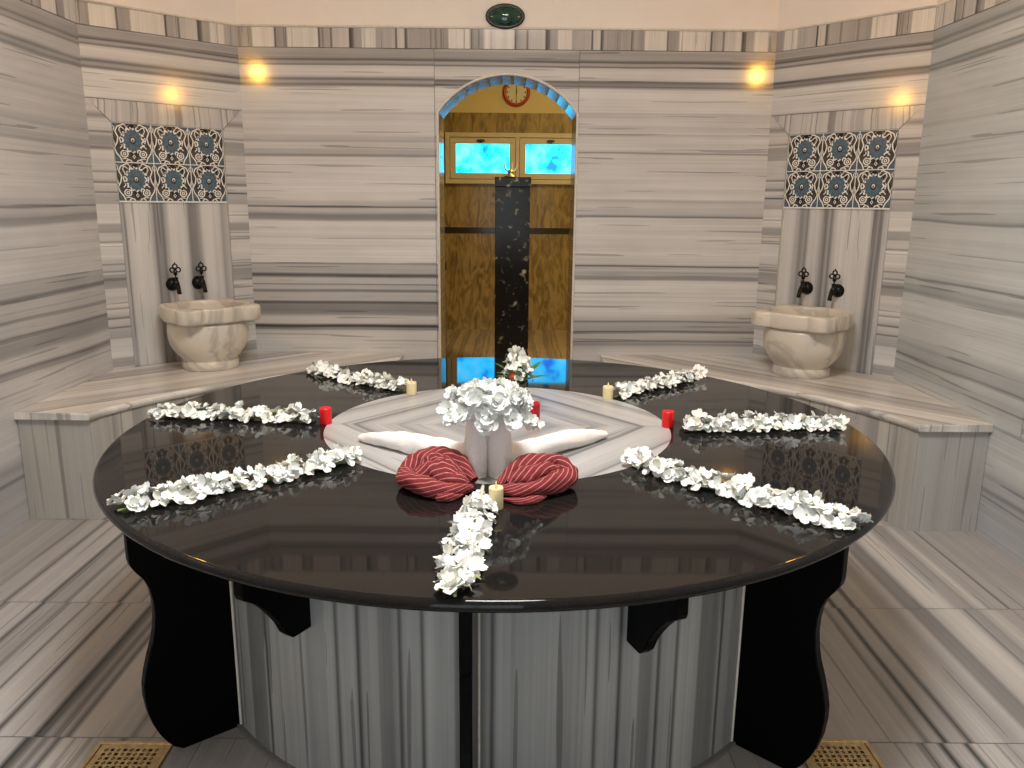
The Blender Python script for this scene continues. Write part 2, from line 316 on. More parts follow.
# ------------------------------------------------------------------ mesh builder
class MB:
    def __init__(s): s.v = []; s.f = []; s.uv = []; s.mi = []; s.sm = []
    def add(s, pts, faces, uvs=None, mi=0, smooth=False):
        o = len(s.v); s.v += [tuple(p) for p in pts]
        for i, f in enumerate(faces):
            s.f.append([o + k for k in f]); s.mi.append(mi if isinstance(mi, int) else mi[i]); s.sm.append(smooth)
            s.uv.append(uvs[i] if uvs else [(0, 0)] * len(f))
        return s
    def quad(s, pts, uvs=None, mi=0, smooth=False):
        return s.add(pts, [list(range(len(pts)))], [uvs] if uvs else None, mi, smooth)
    def grid(s, P, closed_u=False, closed_v=False, uvf=None, mi=0, smooth=True):
        """P[i][j] points; faces between rows; uvf(i,j) -> uv"""
        n, m = len(P), len(P[0]); o = len(s.v)
        for row in P: s.v += [tuple(p) for p in row]
        for i in range(n if closed_u else n - 1):
            for j in range(m if closed_v else m - 1):
                i2, j2 = (i + 1), (j + 1)
                s.f.append([o + i * m + j, o + (i2 % n) * m + j, o + (i2 % n) * m + j2 % m, o + i * m + j2 % m])
                s.uv.append([uvf(a, c) for a, c in ((i, j), (i2, j), (i2, j2), (i, j2))] if uvf else [(0, 0)] * 4)
                s.mi.append(mi); s.sm.append(smooth)
        return s
    def box(s, x0, x1, y0, y1, z0, z1, mi=0, uv=None):
        p = [(x, y, z) for x in (x0, x1) for y in (y0, y1) for z in (z0, z1)]
        f = [(0, 1, 3, 2), (4, 6, 7, 5), (0, 4, 5, 1), (2, 3, 7, 6), (0, 2, 6, 4), (1, 5, 7, 3)]
        uvs = [[uv(p[k]) for k in q] for q in f] if uv else None
        return s.add(p, [list(q) for q in f], uvs, mi)
    def lathe(s, prof, c=(0, 0, 0), n=40, mi=0, smooth=True, axis=None):
        rows = []
        for r, z in prof:
            rows.append([Vector((r * math.cos(2 * PI * k / n), r * math.sin(2 * PI * k / n), z)) for k in range(n)])
        if axis is not None:
            q = Vector((0, 0, 1)).rotation_difference(Vector(axis)); rows = [[q @ p for p in row] for row in rows]
        rows = [[p + Vector(c) for p in row] for row in rows]
        return s.grid(rows, False, True, None, mi, smooth)
    def tube(s, path, radii, n=12, mi=0, cap=True, uvf=None, closed=False, smooth=True):
        P = [Vector(p) for p in path]; K = len(P)
        if isinstance(radii, (int, float)): radii = [radii] * K
        rows = []; prev = None
        for i in range(K):
            if closed: t = P[(i + 1) % K] - P[i - 1]
            else: t = P[min(i + 1, K - 1)] - P[max(i - 1, 0)]
            t.normalize()
            if prev is None:
                a = Vector((0, 0, 1)) if abs(t.z) < .9 else Vector((1, 0, 0)); a = (a - t * a.dot(t)).normalized()
            else: a = (prev - t * prev.dot(t)).normalized()
            prev = a; b = t.cross(a)
            rows.append([P[i] + (a * math.cos(2 * PI * k / n) + b * math.sin(2 * PI * k / n)) * radii[i] for k in range(n)])
        s.grid(rows, closed, True, uvf, mi, smooth)
        if cap and not closed:
            o = len(s.v) - K * n
            s.f.append([o + k for k in range(n)][::-1]); s.f.append([o + (K - 1) * n + k for k in range(n)])
            for _ in (0, 1): s.uv.append([(0, 0)] * n); s.mi.append(mi); s.sm.append(False)
        return s
    def prism(s, out, frame, t, mi=0):
        """outline in a local 2-D frame (origin, xdir, ydir), extruded by +-t/2 along the frame normal"""
        o, X, Y = frame; Z = X.cross(Y).normalized(); n = len(out)
        a = [o + X * p[0] + Y * p[1] + Z * t / 2 for p in out]; b = [q - Z * t for q in a]
        return s.add(a + b, [list(range(n)), list(range(2 * n - 1, n - 1, -1))] + [[i, n + i, n + (i + 1) % n, (i + 1) % n] for i in range(n)], None, mi)
    def build(s, name, mats, parent=None, loc=None, bevel=0.0, subd=0, shift=None):
        me = bpy.data.meshes.new(name)
        vv = s.v if shift is None else [(p[0] - shift[0], p[1] - shift[1], p[2] - shift[2]) for p in s.v]
        me.from_pydata(vv, [], s.f)
        lay = me.uv_layers.new(name='UVMap')
        k = 0
        for uvs in s.uv:
            for q in uvs: lay.data[k].uv = q; k += 1
        me.polygons.foreach_set('material_index', s.mi); me.polygons.foreach_set('use_smooth', s.sm)
        for m in (mats if isinstance(mats, (list, tuple)) else [mats]): me.materials.append(m)
        me.update()
        ob = bpy.data.objects.new(name, me); COL.objects.link(ob)
        if parent: ob.parent = parent
        if loc is not None: ob.location = loc
        elif shift is not None and not parent: ob.location = shift
        if bevel:
            md = ob.modifiers.new('bevel', 'BEVEL'); md.width = bevel; md.segments = 2; md.limit_method = 'ANGLE'; md.angle_limit = .6
        if subd:
            md = ob.modifiers.new('subd', 'SUBSURF'); md.levels = subd; md.render_levels = subd
        return ob

def tag(o, label, cat, group=None):
    o['label'] = label; o['category'] = cat
    if group: o['group'] = group
    return o
def thing(name, label, cat, loc=(0, 0, 0), rz=0, group=None):
    o = bpy.data.objects.new(name, None); COL.objects.link(o); o.empty_display_size = .05
    o.location = loc; o.rotation_euler = (0, 0, rz)
    return tag(o, label, cat, group)
def struct(o): o['kind'] = 'structure'; return o
def V3(p, z=0): return Vector((p[0], p[1], z))

# ------------------------------------------------------------------ camera
def make_camera():
    cx, cy, cz, yaw, pit, roll, f = 0.0337, -2.5105, 1.4172, .0043, .2251, .0095, 795.97
    fw = Vector((math.sin(yaw) * math.cos(pit), math.cos(yaw) * math.cos(pit), -math.sin(pit)))
    rt = Vector((math.cos(yaw), -math.sin(yaw), 0)); up = rt.cross(fw)
    c, s = math.cos(roll), math.sin(roll)
    r2 = rt * c + up * s; u2 = up * c - rt * s
    cam = bpy.data.cameras.new('camera'); cam.sensor_width = 36; cam.lens = f / 1024 * 36; cam.clip_start = .05
    ob = bpy.data.objects.new('camera', cam); COL.objects.link(ob)
    m = Matrix.Identity(4)
    for i in range(3): m[i][0] = r2[i]; m[i][1] = u2[i]; m[i][2] = -fw[i]; m[i][3] = (cx, cy, cz)[i]
    ob.matrix_world = m; sc.camera = ob
make_camera()

# ------------------------------------------------------------------ the setting
G = .0016   # half seam width
def wall_rect(mb, P, Q, z0, z1, mi, uoff=0.0, vertical=False, n_in=0.0):
    """rectangle on the vertical plane P->Q; horizontal bands: u along wall, v = z; vertical bands swap them"""
    P, Q = Vector(P[:2]), Vector(Q[:2]); L = (Q - P).length
    uv = [(uoff, z0), (uoff + L, z0), (uoff + L, z1), (uoff, z1)]
    if vertical: uv = [(z, u) for u, z in uv]
    mb.quad([V3(P, z0), V3(Q, z0), V3(Q, z1), V3(P, z1)], uv, mi)

# floor: rows of slabs with stripes running front to back
mb = MB()
ys = [YF, -1.95, -.63, .105, .86, 1.62, YB + WT]
for i in range(len(ys) - 1):
    xs = [-2.2, -1.86, 1.853, 2.2]
    for j in range(3):
        a, b_ = xs[j] + G, xs[j + 1] - G; c, d = ys[i] + G, ys[i + 1] - G
        o = (0, .012, -.006, 0, .02, .01)[i] * 1.0 + (0, 0, .31)[j] + (-.25 if j == 0 else 0)
        mb.quad([(a, c, 0), (b_, c, 0), (b_, d, 0), (a, d, 0)], [(c + i * 3, a + o), (c + i * 3, b_ + o), (d + i * 3, b_ + o), (d + i * 3, a + o)], 0)
mb.box(-2.2, 2.2, YF, YB + WT, -.06, -.0012, 1)
struct(mb.build('floor', [M['floor'], M['grout']]))

# arch outline
AC = (DX0 + DX1) / 2; AW = (DX1 - DX0) / 2; AH = ZAP - ZSP
ARR = (AW * AW + AH * AH) / (2 * AH); AZ = ZAP - ARR
def arch_z(x): return AZ + math.sqrt(max(0, ARR * ARR - (x - AC) ** 2))

# back wall
mb = MB(); CX0, CX1 = -.408, .424
wall_rect(mb, BL, (CX0 - G, YB), 0, ZS - G, 0)
wall_rect(mb, (CX1 + G, YB), BR, 0, ZS - G, 1, 4.0)
wall_rect(mb, (CX0 + G, YB), (DX0, YB), 0, ZSP, 0, 9)
wall_rect(mb, (DX1, YB), (CX1 - G, YB), 0, ZSP, 1, 9)
NA = 28
axs = [DX0 + (DX1 - DX0) * (1 - math.cos(PI * k / NA)) / 2 for k in range(NA + 1)]
mb.quad([(CX0 + G, YB, ZSP), (DX0, YB, ZSP), (DX0, YB, ZS - G), (CX0 + G, YB, ZS - G)], [(9 + CX0, ZSP), (9 + DX0, ZSP), (9 + DX0, ZS), (9 + CX0, ZS)], 1)
mb.quad([(DX1, YB, ZSP), (CX1 - G, YB, ZSP), (CX1 - G, YB, ZS - G), (DX1, YB, ZS - G)], [(9 + DX1, ZSP), (9 + CX1, ZSP), (9 + CX1, ZS), (9 + DX1, ZS)], 1)
for k in range(NA):
    a, b_ = axs[k], axs[k + 1]
    mb.quad([(a, YB, arch_z(a)), (b_, YB, arch_z(b_)), (b_, YB, ZS - G), (a, YB, ZS - G)], [(9 + a, arch_z(a)), (9 + b_, arch_z(b_)), (9 + b_, ZS), (9 + a, ZS)], 1)
# dark bed behind the seams
mb.quad([V3(BL, 0) + Vector((0, .004, 0)), Vector((CX0 + .01, YB + .004, 0)), Vector((CX0 + .01, YB + .004, ZS)), V3(BL, ZS) + Vector((0, .004, 0))], None, 2)
mb.quad([Vector((CX1 - .01, YB + .004, 0)), V3(BR, 0) + Vector((0, .004, 0)), V3(BR, ZS) + Vector((0, .004, 0)), Vector((CX1 - .01, YB + .004, ZS))], None, 2)
mb.quad([V3(BL, ZS - .02) + Vector((0, .004, 0)), V3(BR, ZS - .02) + Vector((0, .004, 0)), V3(BR, ZS + .02) + Vector((0, .004, 0)), V3(BL, ZS + .02) + Vector((0, .004, 0))], None, 2)
wall_rect(mb, BL, BR, ZT2, ZC, 3)
# far side of the wall (towards the back room)
yb2 = YB + WT
mb.quad([(-2.2, yb2, 0), (DX0, yb2, 0), (DX0, yb2, ZC), (-2.2, yb2, ZC)], None, 4)
mb.quad([(DX1, yb2, 0), (2.2, yb2, 0), (2.2, yb2, ZC), (DX1, yb2, ZC)], None, 4)
for k in range(NA):
    a, b_ = axs[k], axs[k + 1]
    mb.quad([(a, yb2, arch_z(a)), (b_, yb2, arch_z(b_)), (b_, yb2, ZC), (a, yb2, ZC)], None, 4)
struct(mb.build('wall_back', [M['wallA'], M['wallR'], M['grout'], M['plaster'], M['yellow']]))

# doorway reveal: narrow polished tiles on jambs and under the arch
mb = MB()
def reveal(path):
    for (x0, z0), (x1, z1) in zip(path[:-1], path[1:]):
        mi_ = 1 if (z0 + z1) / 2 > ZSP else 0
        d = Vector((x1 - x0, z1 - z0)); L = d.length; d /= L; g = .0012
        for (c, e) in ((YB, YB + WT * .5 - g), (YB + WT * .5 + g, YB + WT)):
            p, q = (x0 + d.x * g, z0 + d.y * g), (x1 - d.x * g, z1 - d.y * g)
            mb.quad([(p[0], c, p[1]), (q[0], c, q[1]), (q[0], e, q[1]), (p[0], e, p[1])], None, mi_)
nj = 16; pts = [(DX0, ZSP * k / nj) for k in range(nj)]
na2 = 13; th = math.asin(AW / ARR)
pts += [(AC + ARR * math.sin(-th + 2 * th * k / na2), AZ + ARR * math.cos(-th + 2 * th * k / na2)) for k in range(na2 + 1)]
pts += [(DX1, ZSP * (nj - 1 - k) / nj) for k in range(nj)]
reveal(pts)
struct(mb.build('door_reveal', [M['jamb'], M['mosaic']])).name = 'trim_1'
# slim stone bead round the opening
mb = MB()
pb = [(DX0 - .004, YB - .002, .02)] + [(DX0 - .004, YB - .002, ZSP * k / 8) for k in range(1, 8)]
pb += [(AC + (ARR + .004) * math.sin(-th + 2 * th * k / 30), YB - .002, AZ + (ARR + .004) * math.cos(-th + 2 * th * k / 30)) for k in range(31)]
pb += [(DX1 + .004, YB - .002, ZSP * (7 - k) / 8) for k in range(7)] + [(DX1 + .004, YB - .002, .02)]
mb.tube(pb, .0075, 8)
struct(mb.build('trim_2', [M['bead']]))

# diagonal walls with niches, side walls
def diag(P, Q, name, mats, flip):
    """P = corner with back wall, Q = corner with side wall"""
    P, Q = Vector(P), Vector(Q); t = (Q - P); L = t.length; t /= L
    n = Vector((-t.y, t.x)) if (Vector((0, 0)) - P).dot(Vector((-t.y, t.x))) > 0 else Vector((t.y, -t.x))
    def pt(s, z, d=0.0): w = P + t * s + n * d; return Vector((w.x, w.y, z))
    mb = MB()
    def hq(s0, s1, z0, z1, mi, vert=False, d=0.0, uo=0.0):
        uv = [(s0 + uo, z0), (s1 + uo, z0), (s1 + uo, z1), (s0 + uo, z1)]
        if vert: uv = [(z, s) for s, z in uv]
        q = [pt(s0, z0, d), pt(s1, z0, d), pt(s1, z1, d), pt(s0, z1, d)]
        mb.quad(q, uv, mi)
    zf, zt, i0, i1 = 1.915, 1.805, .122, L - .116
    hq(0, L, zf + G, ZS - G, 0, uo=20)                                # slab over the niche
    hq(0, i0 - G, 0, zt - .005, 1, uo=3)
    hq(i1 + G, L, 0, zt - .005, 1, uo=5)
    # mitred lintel
    mb.quad([pt(i0, zt), pt(i1, zt), pt(L - .008, zf - G), pt(.008, zf - G)], [(zt, i0), (zt, i1), (zf, L), (zf, 0)], 2)
    mb.quad([pt(0, zt - .005), pt(i0, zt - .005), pt(.008, zf - G), pt(0, zf - G)], [(0, .30), (.1, .30), (.1, .34), (0, .34)], 1)
    mb.quad([pt(i1, zt - .005), pt(L, zt - .005), pt(L, zf - G), pt(L - .008, zf - G)], [(0, .30), (.1, .30), (.1, .34), (0, .34)], 1)
    # recessed panel with its little reveals
    r = -.014
    hq(i0, i1, 0, zt, 3, True, r, -i0)
    mb.quad([pt(i0, 0), pt(i0, zt), pt(i0, zt, r), pt(i0, 0, r)], None, 5)
    mb.quad([pt(i1, 0), pt(i1, zt), pt(i1, zt, r), pt(i1, 0, r)], None, 5)
    mb.quad([pt(i0, zt), pt(i1, zt), pt(i1, zt, r), pt(i0, zt, r)], None, 5)
    hq(-.0, L, ZS - .02, ZS + .02, 4, d=-.004); hq(0, L, 1.88, 1.93, 4, d=-.004)
    hq(0, L, ZT2, ZC, 6)
    struct(mb.build(name, mats))
    return pt, i0, i1, r, t, n, L
ptL, iL0, iL1, rL, tL, nL, LLn = diag(BL, LL, 'wall_back_left', [M['wallA'], M['frame'], M['lintel'], M['panelL'], M['grout'], M['bead'], M['plaster']], False)
ptR, iR0, iR1, rR, tR, nR, LRn = diag(BR, RR, 'wall_back_right', [M['wallR'], M['frame'], M['lintel'], M['panelR'], M['grout'], M['bead'], M['plaster']], True)

def side(P, x, name, m, zq, yq):
    mb = MB()
    Q = (x, YF)
    if yq is None:
        wall_rect(mb, P, Q, 0, ZS - G, 0)
    else:                                                   # slab joints near the camera end
        wall_rect(mb, P, (x, yq + G), zq, ZS - G, 0); wall_rect(mb, (x, yq - G), Q, zq, ZS - G, 0, 6)
        wall_rect(mb, P, (x, P[1] - 1.4), 0, zq - G, 0, 11); wall_rect(mb, (x, P[1] - 1.4 - 2 * G), Q, 0, zq - G, 0, 15)
    s = .004 if x > 0 else -.004
    mb.quad([(x + s, P[1], 0), (x + s, YF, 0), (x + s, YF, ZT2), (x + s, P[1], ZT2)], None, 1)
    wall_rect(mb, P, Q, ZT2, ZC, 2)
    struct(mb.build(name, [m, M['grout'], M['plaster']]))
side((LL.x, LL.y), LL.x, 'wall_left', M['wallL'], 0, None)
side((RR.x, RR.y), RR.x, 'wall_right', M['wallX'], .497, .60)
# wall behind the camera with an added glazed doorway for cool fill, ceiling
fx0, fx1, fz1 = -.82, .42, 2.15
mb = MB()
wall_rect(mb, (LL.x, YF), (fx0, YF), 0, ZS, 0); wall_rect(mb, (fx1, YF), (RR.x, YF), 0, ZS, 0); wall_rect(mb, (fx0, YF), (fx1, YF), fz1, ZS, 0)
wall_rect(mb, (LL.x, YF), (RR.x, YF), ZS, ZC, 1)
struct(mb.build('wall_front', [M['wallL'], M['plaster']]))
mb = MB(); mb.box(-2.25, 2.25, YF, YR + .1, ZC, ZC + .05, 0)
struct(mb.build('ceiling', [M['ceiling']]))
mb = MB()
for a, b_, c, d in ((fx0, fx1, fz1 - .06, fz1), (fx0, fx0 + .06, 0, fz1), (fx1 - .06, fx1, 0, fz1), ((fx0 + fx1) / 2 - .04, (fx0 + fx1) / 2 + .04, 0, fz1), (fx0, fx1, .0, .12)):
    mb.box(a, b_, YF - .06, YF + .01, c, d, 0)
mb.quad([(fx0, YF - .03, 0), (fx1, YF - .03, 0), (fx1, YF - .03, fz1), (fx0, YF - .03, fz1)], None, 1)
struct(mb.build('added_door', [M['alu'], M['fillpane']]))  # added unseen door, set where its reflection misses the back wall

# border strip of upright veins, and the bead where it meets the plaster
def strip(P, Q, name, uo):
    mb = MB(); P, Q = Vector(P), Vector(Q); L = (Q - P).length; t = (Q - P) / L
    n = Vector((-t.y, t.x)); n = n if (-P).dot(n) > 0 else -n
    ln = .72; k = 0; s = 0.0
    while s < L - .01:
        e = min(L, s + ln); a, b_ = P + t * (s + G * .6) + n * .001, P + t * (e - G * .6) + n * .001
        mb.quad([V3(a, ZS + G), V3(b_, ZS + G), V3(b_, ZT2), V3(a, ZT2)], [(ZS, uo + s), (ZS, uo + e), (ZT2, uo + e), (ZT2, uo + s)], 0)
        s = e
    a, b_ = P + n * .002, Q + n * .002
    mb.tube([V3(a, ZT2 + .003), V3(b_, ZT2 + .003)], .007, 8, 1)
    struct(mb.build(name, [M['strip'], M['bead']]))
strip(BL, BR, 'trim_3', .0); strip(LL, BL, 'trim_4', 3.37); strip(BR, RR, 'trim_5', 5.12)
strip((LL.x, YF), LL, 'trim_6', 7.3); strip(RR, (RR.x, YF), 'trim_7', 9.2)

# ------------------------------------------------------------------ back room beyond the doorway
X0, X1 = -1.7, 1.9
mb = MB(); mb.quad([(X0, yb2, 0), (X1, yb2, 0), (X1, YR, 0), (X0, YR, 0)], [(yb2, X0), (yb2, X1), (YR, X1), (YR, X0)], 0)
struct(mb.build('floor_back_room', [M['backfloor']]))
WX0, WX1, WZ0, WZ1 = -.668, .885, 1.606, 2.135
mb = MB()
for (a, b_, c, d, k) in ((X0, X1, 0, 1.069, 0), (X0, X1, 1.069, 1.137, 1), (X0, X1, 1.137, WZ0, 0), (X0, WX0, WZ0, WZ1, 0), (WX1, X1, WZ0, WZ1, 0), (X0, X1, WZ1, 2.344, 0), (X0, X1, 2.344, ZC, 2)):
    mb.quad([(a, YR, c), (b_, YR, c), (b_, YR, d), (a, YR, d)], None, k)
struct(mb.build('wall_back_room', [M['trav'], M['darktrim'], M['yellow']]))
for x, nm in ((X0, 'wall_back_room_left'), (X1, 'wall_back_room_right')):
    mb = MB()
    for c, d, k in ((0, 1.069, 0), (1.069, 1.137, 1), (1.137, 2.344, 0), (2.344, ZC, 2)):
        mb.quad([(x, yb2, c), (x, YR, c), (x, YR, d), (x, yb2, d)], None, k)
    struct(mb.build(nm, [M['trav'], M['darktrim'], M['yellow']]))
# twin-sash window, lit by the day
mb = MB(); yw = YR - .06
def frame(mb, a, b_, c, d, w, y0, y1, mi=0):
    mb.box(a, b_, y0, y1, c, c + w, mi); mb.box(a, b_, y0, y1, d - w, d, mi)
    mb.box(a, a + w, y0, y1, c + w, d - w, mi); mb.box(b_ - w, b_, y0, y1, c + w, d - w, mi)
frame(mb, WX0, WX1, WZ0, WZ1, .045, yw, YR + .05)
wmid = (WX0 + WX1) / 2; mb.box(wmid - .02, wmid + .02, yw, YR + .05, WZ0 + .045, WZ1 - .045)
w1 = struct(mb.build('window_1', [M['alu']]))
for a, b_ in ((WX0 + .045, wmid - .02), (wmid + .02, WX1 - .045)):
    mb = MB(); frame(mb, a + .004, b_ - .004, WZ0 + .05, WZ1 - .05, .062, yw + .012, YR + .03); s = mb.build('sash', [M['alu']], w1, bevel=.004)
    mb = MB(); mb.box(a + .06, b_ - .06, YR + .0, YR + .006, WZ0 + .105, WZ1 - .105); mb.build('pane', [M['pane']], s)
    mb = MB(); c = (a + b_) / 2 - .02; mb.box(c - .04, c + .04, yw - .012, yw + .012, WZ1 - .09, WZ1 - .072); mb.box(c - .016, c + .016, yw - .03, yw + .01, WZ1 - .105, WZ1 - .07); mb.build('handle', [M['gap']], s)
    mb = None
# low partition with black coping, at the left behind the doorway
p = thing('partition', 'low brown stone partition with black coping just inside the doorway, left of the black pillar', 'partition', (-.9, 5.0, 0))
mb = MB(); mb.box(-.5, .335, -.05, .05, 0, .79); mb.build('panel', [M['trav']], p)
mb = MB(); mb.box(-.5, .345, -.062, .062, .79, .862); mb.build('coping', [M['darktrim']], p, bevel=.004)
# black marble pillar
p = thing('pillar', 'tall black marble pillar with white veins standing beyond the arched doorway', 'pillar', (.055, 4.2, 0))
mb = MB(); mb.box(-.145, .142, 0, .28, 0, 1.535); mb.build('shaft', [M['marquina']], p, bevel=.003)
mb = MB(); mb.box(-.148, .149, -.012, .292, 1.5365, 1.614); mb.build('cap', [M['marquina']], p, bevel=.004)
p = thing('ornament', 'small brass ornament with pale curved prongs on top of the black pillar', 'ornament', (.035, 4.22, 1.614))
mb = MB(); mb.lathe([(0, 0), (.05, 0), (.05, .008), (.03, .014), (.018, .03), (.026, .04), (.02, .055), (0, .06)], n=20); mb.build('base', [M['brass']], p)
for a in (-1, 1, .2):
    mb = MB(); path = [(a * .012, 0, .04), (a * .04, 0, .06), (a * .052, -.005, .09), (a * .045, -.005, .125 + (.03 if a > 0 else 0))]
    mb.tube(path, [.007, .008, .006, .002], 8); mb.build('prong', [M['bead']], p)

# wall clock above the window
p = thing('wall_clock', 'round wall clock with a red rim on the yellow wall above the window', 'clock', (.09, YR - .002, 2.553))
def ring_y(mb, R, r, n=40, m=10, y=0):
    rows = [[(math.cos(2 * PI * i / n) * (R + r * math.cos(2 * PI * j / m)), y + r * math.sin(2 * PI * j / m), math.sin(2 * PI * i / n) * (R + r * math.cos(2 * PI * j / m))) for j in range(m)] for i in range(n)]
    mb.grid(rows, True, True)
mb = MB(); ring_y(mb, .128, .018, y=-.02); mb.build('rim', [M['clockrim']], p)
mb = MB(); mb.lathe([(0, 0), (.125, 0), (.125, .018), (0, .018)], (0, -.0, 0), 40, 0, False, (0, -1, 0)); dial = mb.build('dial', [M['clockface']], p)
for k in range(12):
    mb = MB(); a = PI / 6 * k; w = .006; l0, l1 = .088, .106
    d = Vector((math.sin(a), 0, math.cos(a))); q = Vector((d.z, 0, -d.x)); y = Vector((0, -.0195, 0))
    mb.quad([y + d * l0 - q * w, y + d * l0 + q * w, y + d * l1 + q * w, y + d * l1 - q * w]); mb.build('hour_mark', [M['ink']], dial)
for l, w, a, nm in ((.062, .006, .02, 'hour_hand'), (.088, .004, PI + .0, 'minute_hand')):
    mb = MB(); d = Vector((math.sin(a), 0, math.cos(a))); q = Vector((d.z, 0, -d.x)); y = Vector((0, -.022, 0))
    mb.quad([y - q * w - d * .015, y + q * w - d * .015, y + d * l + q * w * .5, y + d * l - q * w * .5]); mb.build(nm, [M['ink']], p)

# oval plaque over the doorway
p = thing('oval_plaque', 'dark green glossy oval plaque on the cream plaster above the doorway', 'plaque', (-.004, YB, 2.435))
mb = MB()
def oval(a, b_, y, n=40): return [(a * math.cos(2 * PI * k / n), y, b_ * math.sin(2 * PI * k / n)) for k in range(n)]
mb.grid([oval(.111, .067, 0), oval(.111, .067, -.014), oval(.106, .062, -.02), oval(.098, .054, -.018)], False, True); mb.build('rim', [M['darkrim']], p)
mb = MB(); mb.grid([oval(.1, .056, -.014)] + [oval(.1 * math.cos(t), .056 * math.cos(t), -.015 - .028 * math.sin(t)) for t in (0, .3, .6, .9, 1.2, 1.45, 1.56)], False, True); mb.build('dome', [M['greenoval']], p)

# ------------------------------------------------------------------ tile panels
def shape_tile():
    """one glazed flower tile in unit coordinates: list of (outline, colour index, layer)"""
    S = []
    def ell(cx, cy, a, b_, n=20, rot=0, lobes=0, amp=0):
        o = []
        for k in range(n):
            t = 2 * PI * k / n; m = 1 + amp * math.cos(lobes * t)
            x, y = a * m * math.cos(t), b_ * m * math.sin(t)
            o.append((cx + x * math.cos(rot) - y * math.sin(rot), cy + x * math.sin(rot) + y * math.cos(rot)))
        return o
    def stroke(pts, w):
        P = [Vector(q) for q in pts]; a, b_ = [], []
        for i in range(len(P)):
            t = (P[min(i + 1, len(P) - 1)] - P[max(i - 1, 0)]).normalized(); n = Vector((-t.y, t.x)) * w / 2
            a.append(P[i] + n); b_.append(P[i] - n)
        return [(tuple(a[i]), tuple(a[i + 1]), tuple(b_[i + 1]), tuple(b_[i])) for i in range(len(P) - 1)]
    W, D, GR, B, SL = 0, 1, 2, 3, 4
    for sx in (0, 1):
        f = (lambda x: x) if sx == 0 else (lambda x: 1 - x)
        S.append(([(f(0), 0), (f(.17), 0), (f(.13), .1), (f(0), .26)], SL, 1))
        S.append(([(f(0), 1), (f(.17), 1), (f(.12), .88), (f(0), .82)], SL, 1))
        for q in stroke([(f(.19), 0), (f(.15), .12), (f(.06), .24), (f(.02), .36), (f(.10), .50), (f(.13), .64), (f(.07), .78), (f(.13), .90), (f(.28), .97), (f(.42), .94)], .034): S.append((list(q), W, 2))
        for q in stroke([(f(0), .30), (f(.05), .42), (f(0), .58)], .03): S.append((list(q), W, 2))
        for q in stroke([(f(.24), .72), (f(.17), .60), (f(.20), .46)], .03): S.append((list(q), W, 2))
        S.append((ell(f(.27), .80, .055, .125, 14, .55 if sx == 0 else -.55), W, 2)); S.append((ell(f(.265), .79, .042, .105, 14, .55 if sx == 0 else -.55), D, 3))
        S.append((ell(f(.26), .22, .105, .10, 18, 0, 9, .06), W, 3)); S.append((ell(f(.26), .22, .072, .068, 16), D, 4)); S.append((ell(f(.26), .22, .048, .045, 14), W, 5)); S.append((ell(f(.26), .22, .022, .02, 10), GR, 6))
        S.append((ell(f(.36), .015, .085, .07, 12), W, 2)); S.append(([(f(.30), .0), (f(.42), 0), (f(.40), .04), (f(.36), .055), (f(.32), .04)], GR, 3))
        S.append((ell(f(.42), .20, .035, .075, 10, -.6 if sx == 0 else .6), GR, 3))
        S.append((ell(f(.06), .55, .03, .07, 10), D, 2))
    S.append((ell(.5, .57, .285, .335, 60, 0, 15, .09), W, 3))
    for k in range(12):
        a = 2 * PI * k / 12 + .26
        S.append((ell(.5 + .285 * math.cos(a), .57 + .335 * math.sin(a), .05, .020, 8, a), D, 4))
    S.append((ell(.5, .565, .236, .285, 60, 0, 15, .08), B, 5))
    S.append((ell(.5, .56, .075, .09, 16), D, 6)); S.append((ell(.5, .575, .045, .055, 12), W, 7)); S.append((ell(.5, .56, .028, .035, 10), SL, 8))
    S.append((ell(.5, .935, .06, .05, 12), D, 5)); S.append(([(.5, .99), (.45, .93), (.5, .86), (.55, .93)], D, 5))
    S.append(([(.5, .03), (.40, .20), (.46, .27), (.5, .22), (.54, .27), (.60, .20)], D, 4)); S.append(([(.5, .09), (.455, .155), (.5, .21), (.545, .155)], W, 5)); S.append(([(.5, .12), (.475, .155), (.5, .185), (.525, .155)], GR, 6))
    for sx in (0, 1):
        f = (lambda x: x) if sx == 0 else (lambda x: 1 - x)
        for q in stroke([(f(.40), .06), (f(.30), .10), (f(.20), .09)], .022): S.append((list(q), W, 2))
        for q in stroke([(f(.16), .36), (f(.22), .42), (f(.20), .50)], .026): S.append((list(q), W, 2))
        for q in stroke([(f(.34), .93), (f(.40), .86), (f(.44), .91)], .024): S.append((list(q), W, 2))
        for q in stroke([(f(.20), .90), (f(.17), .82), (f(.22), .72)], .022): S.append((list(q), W, 4))
        for q in stroke([(f(.015), .93), (f(.06), .88), (f(.03), .80)], .022): S.append((list(q), W, 4))
        S.append((ell(f(.075), .12, .03, .06, 10, .3 if sx == 0 else -.3), B, 4))
        S.append((ell(f(.115), .41, .022, .05, 10, -.4 if sx == 0 else .4), D, 3))
        S.append((ell(f(.38), .955, .04, .022, 10), D, 3))
    # clip to the tile
    out = []
    for o, c, l in S: out.append(([(min(.985, max(.015, x)), min(.985, max(.015, y))) for x, y in o], c, l))
    return out
TILE = shape_tile()
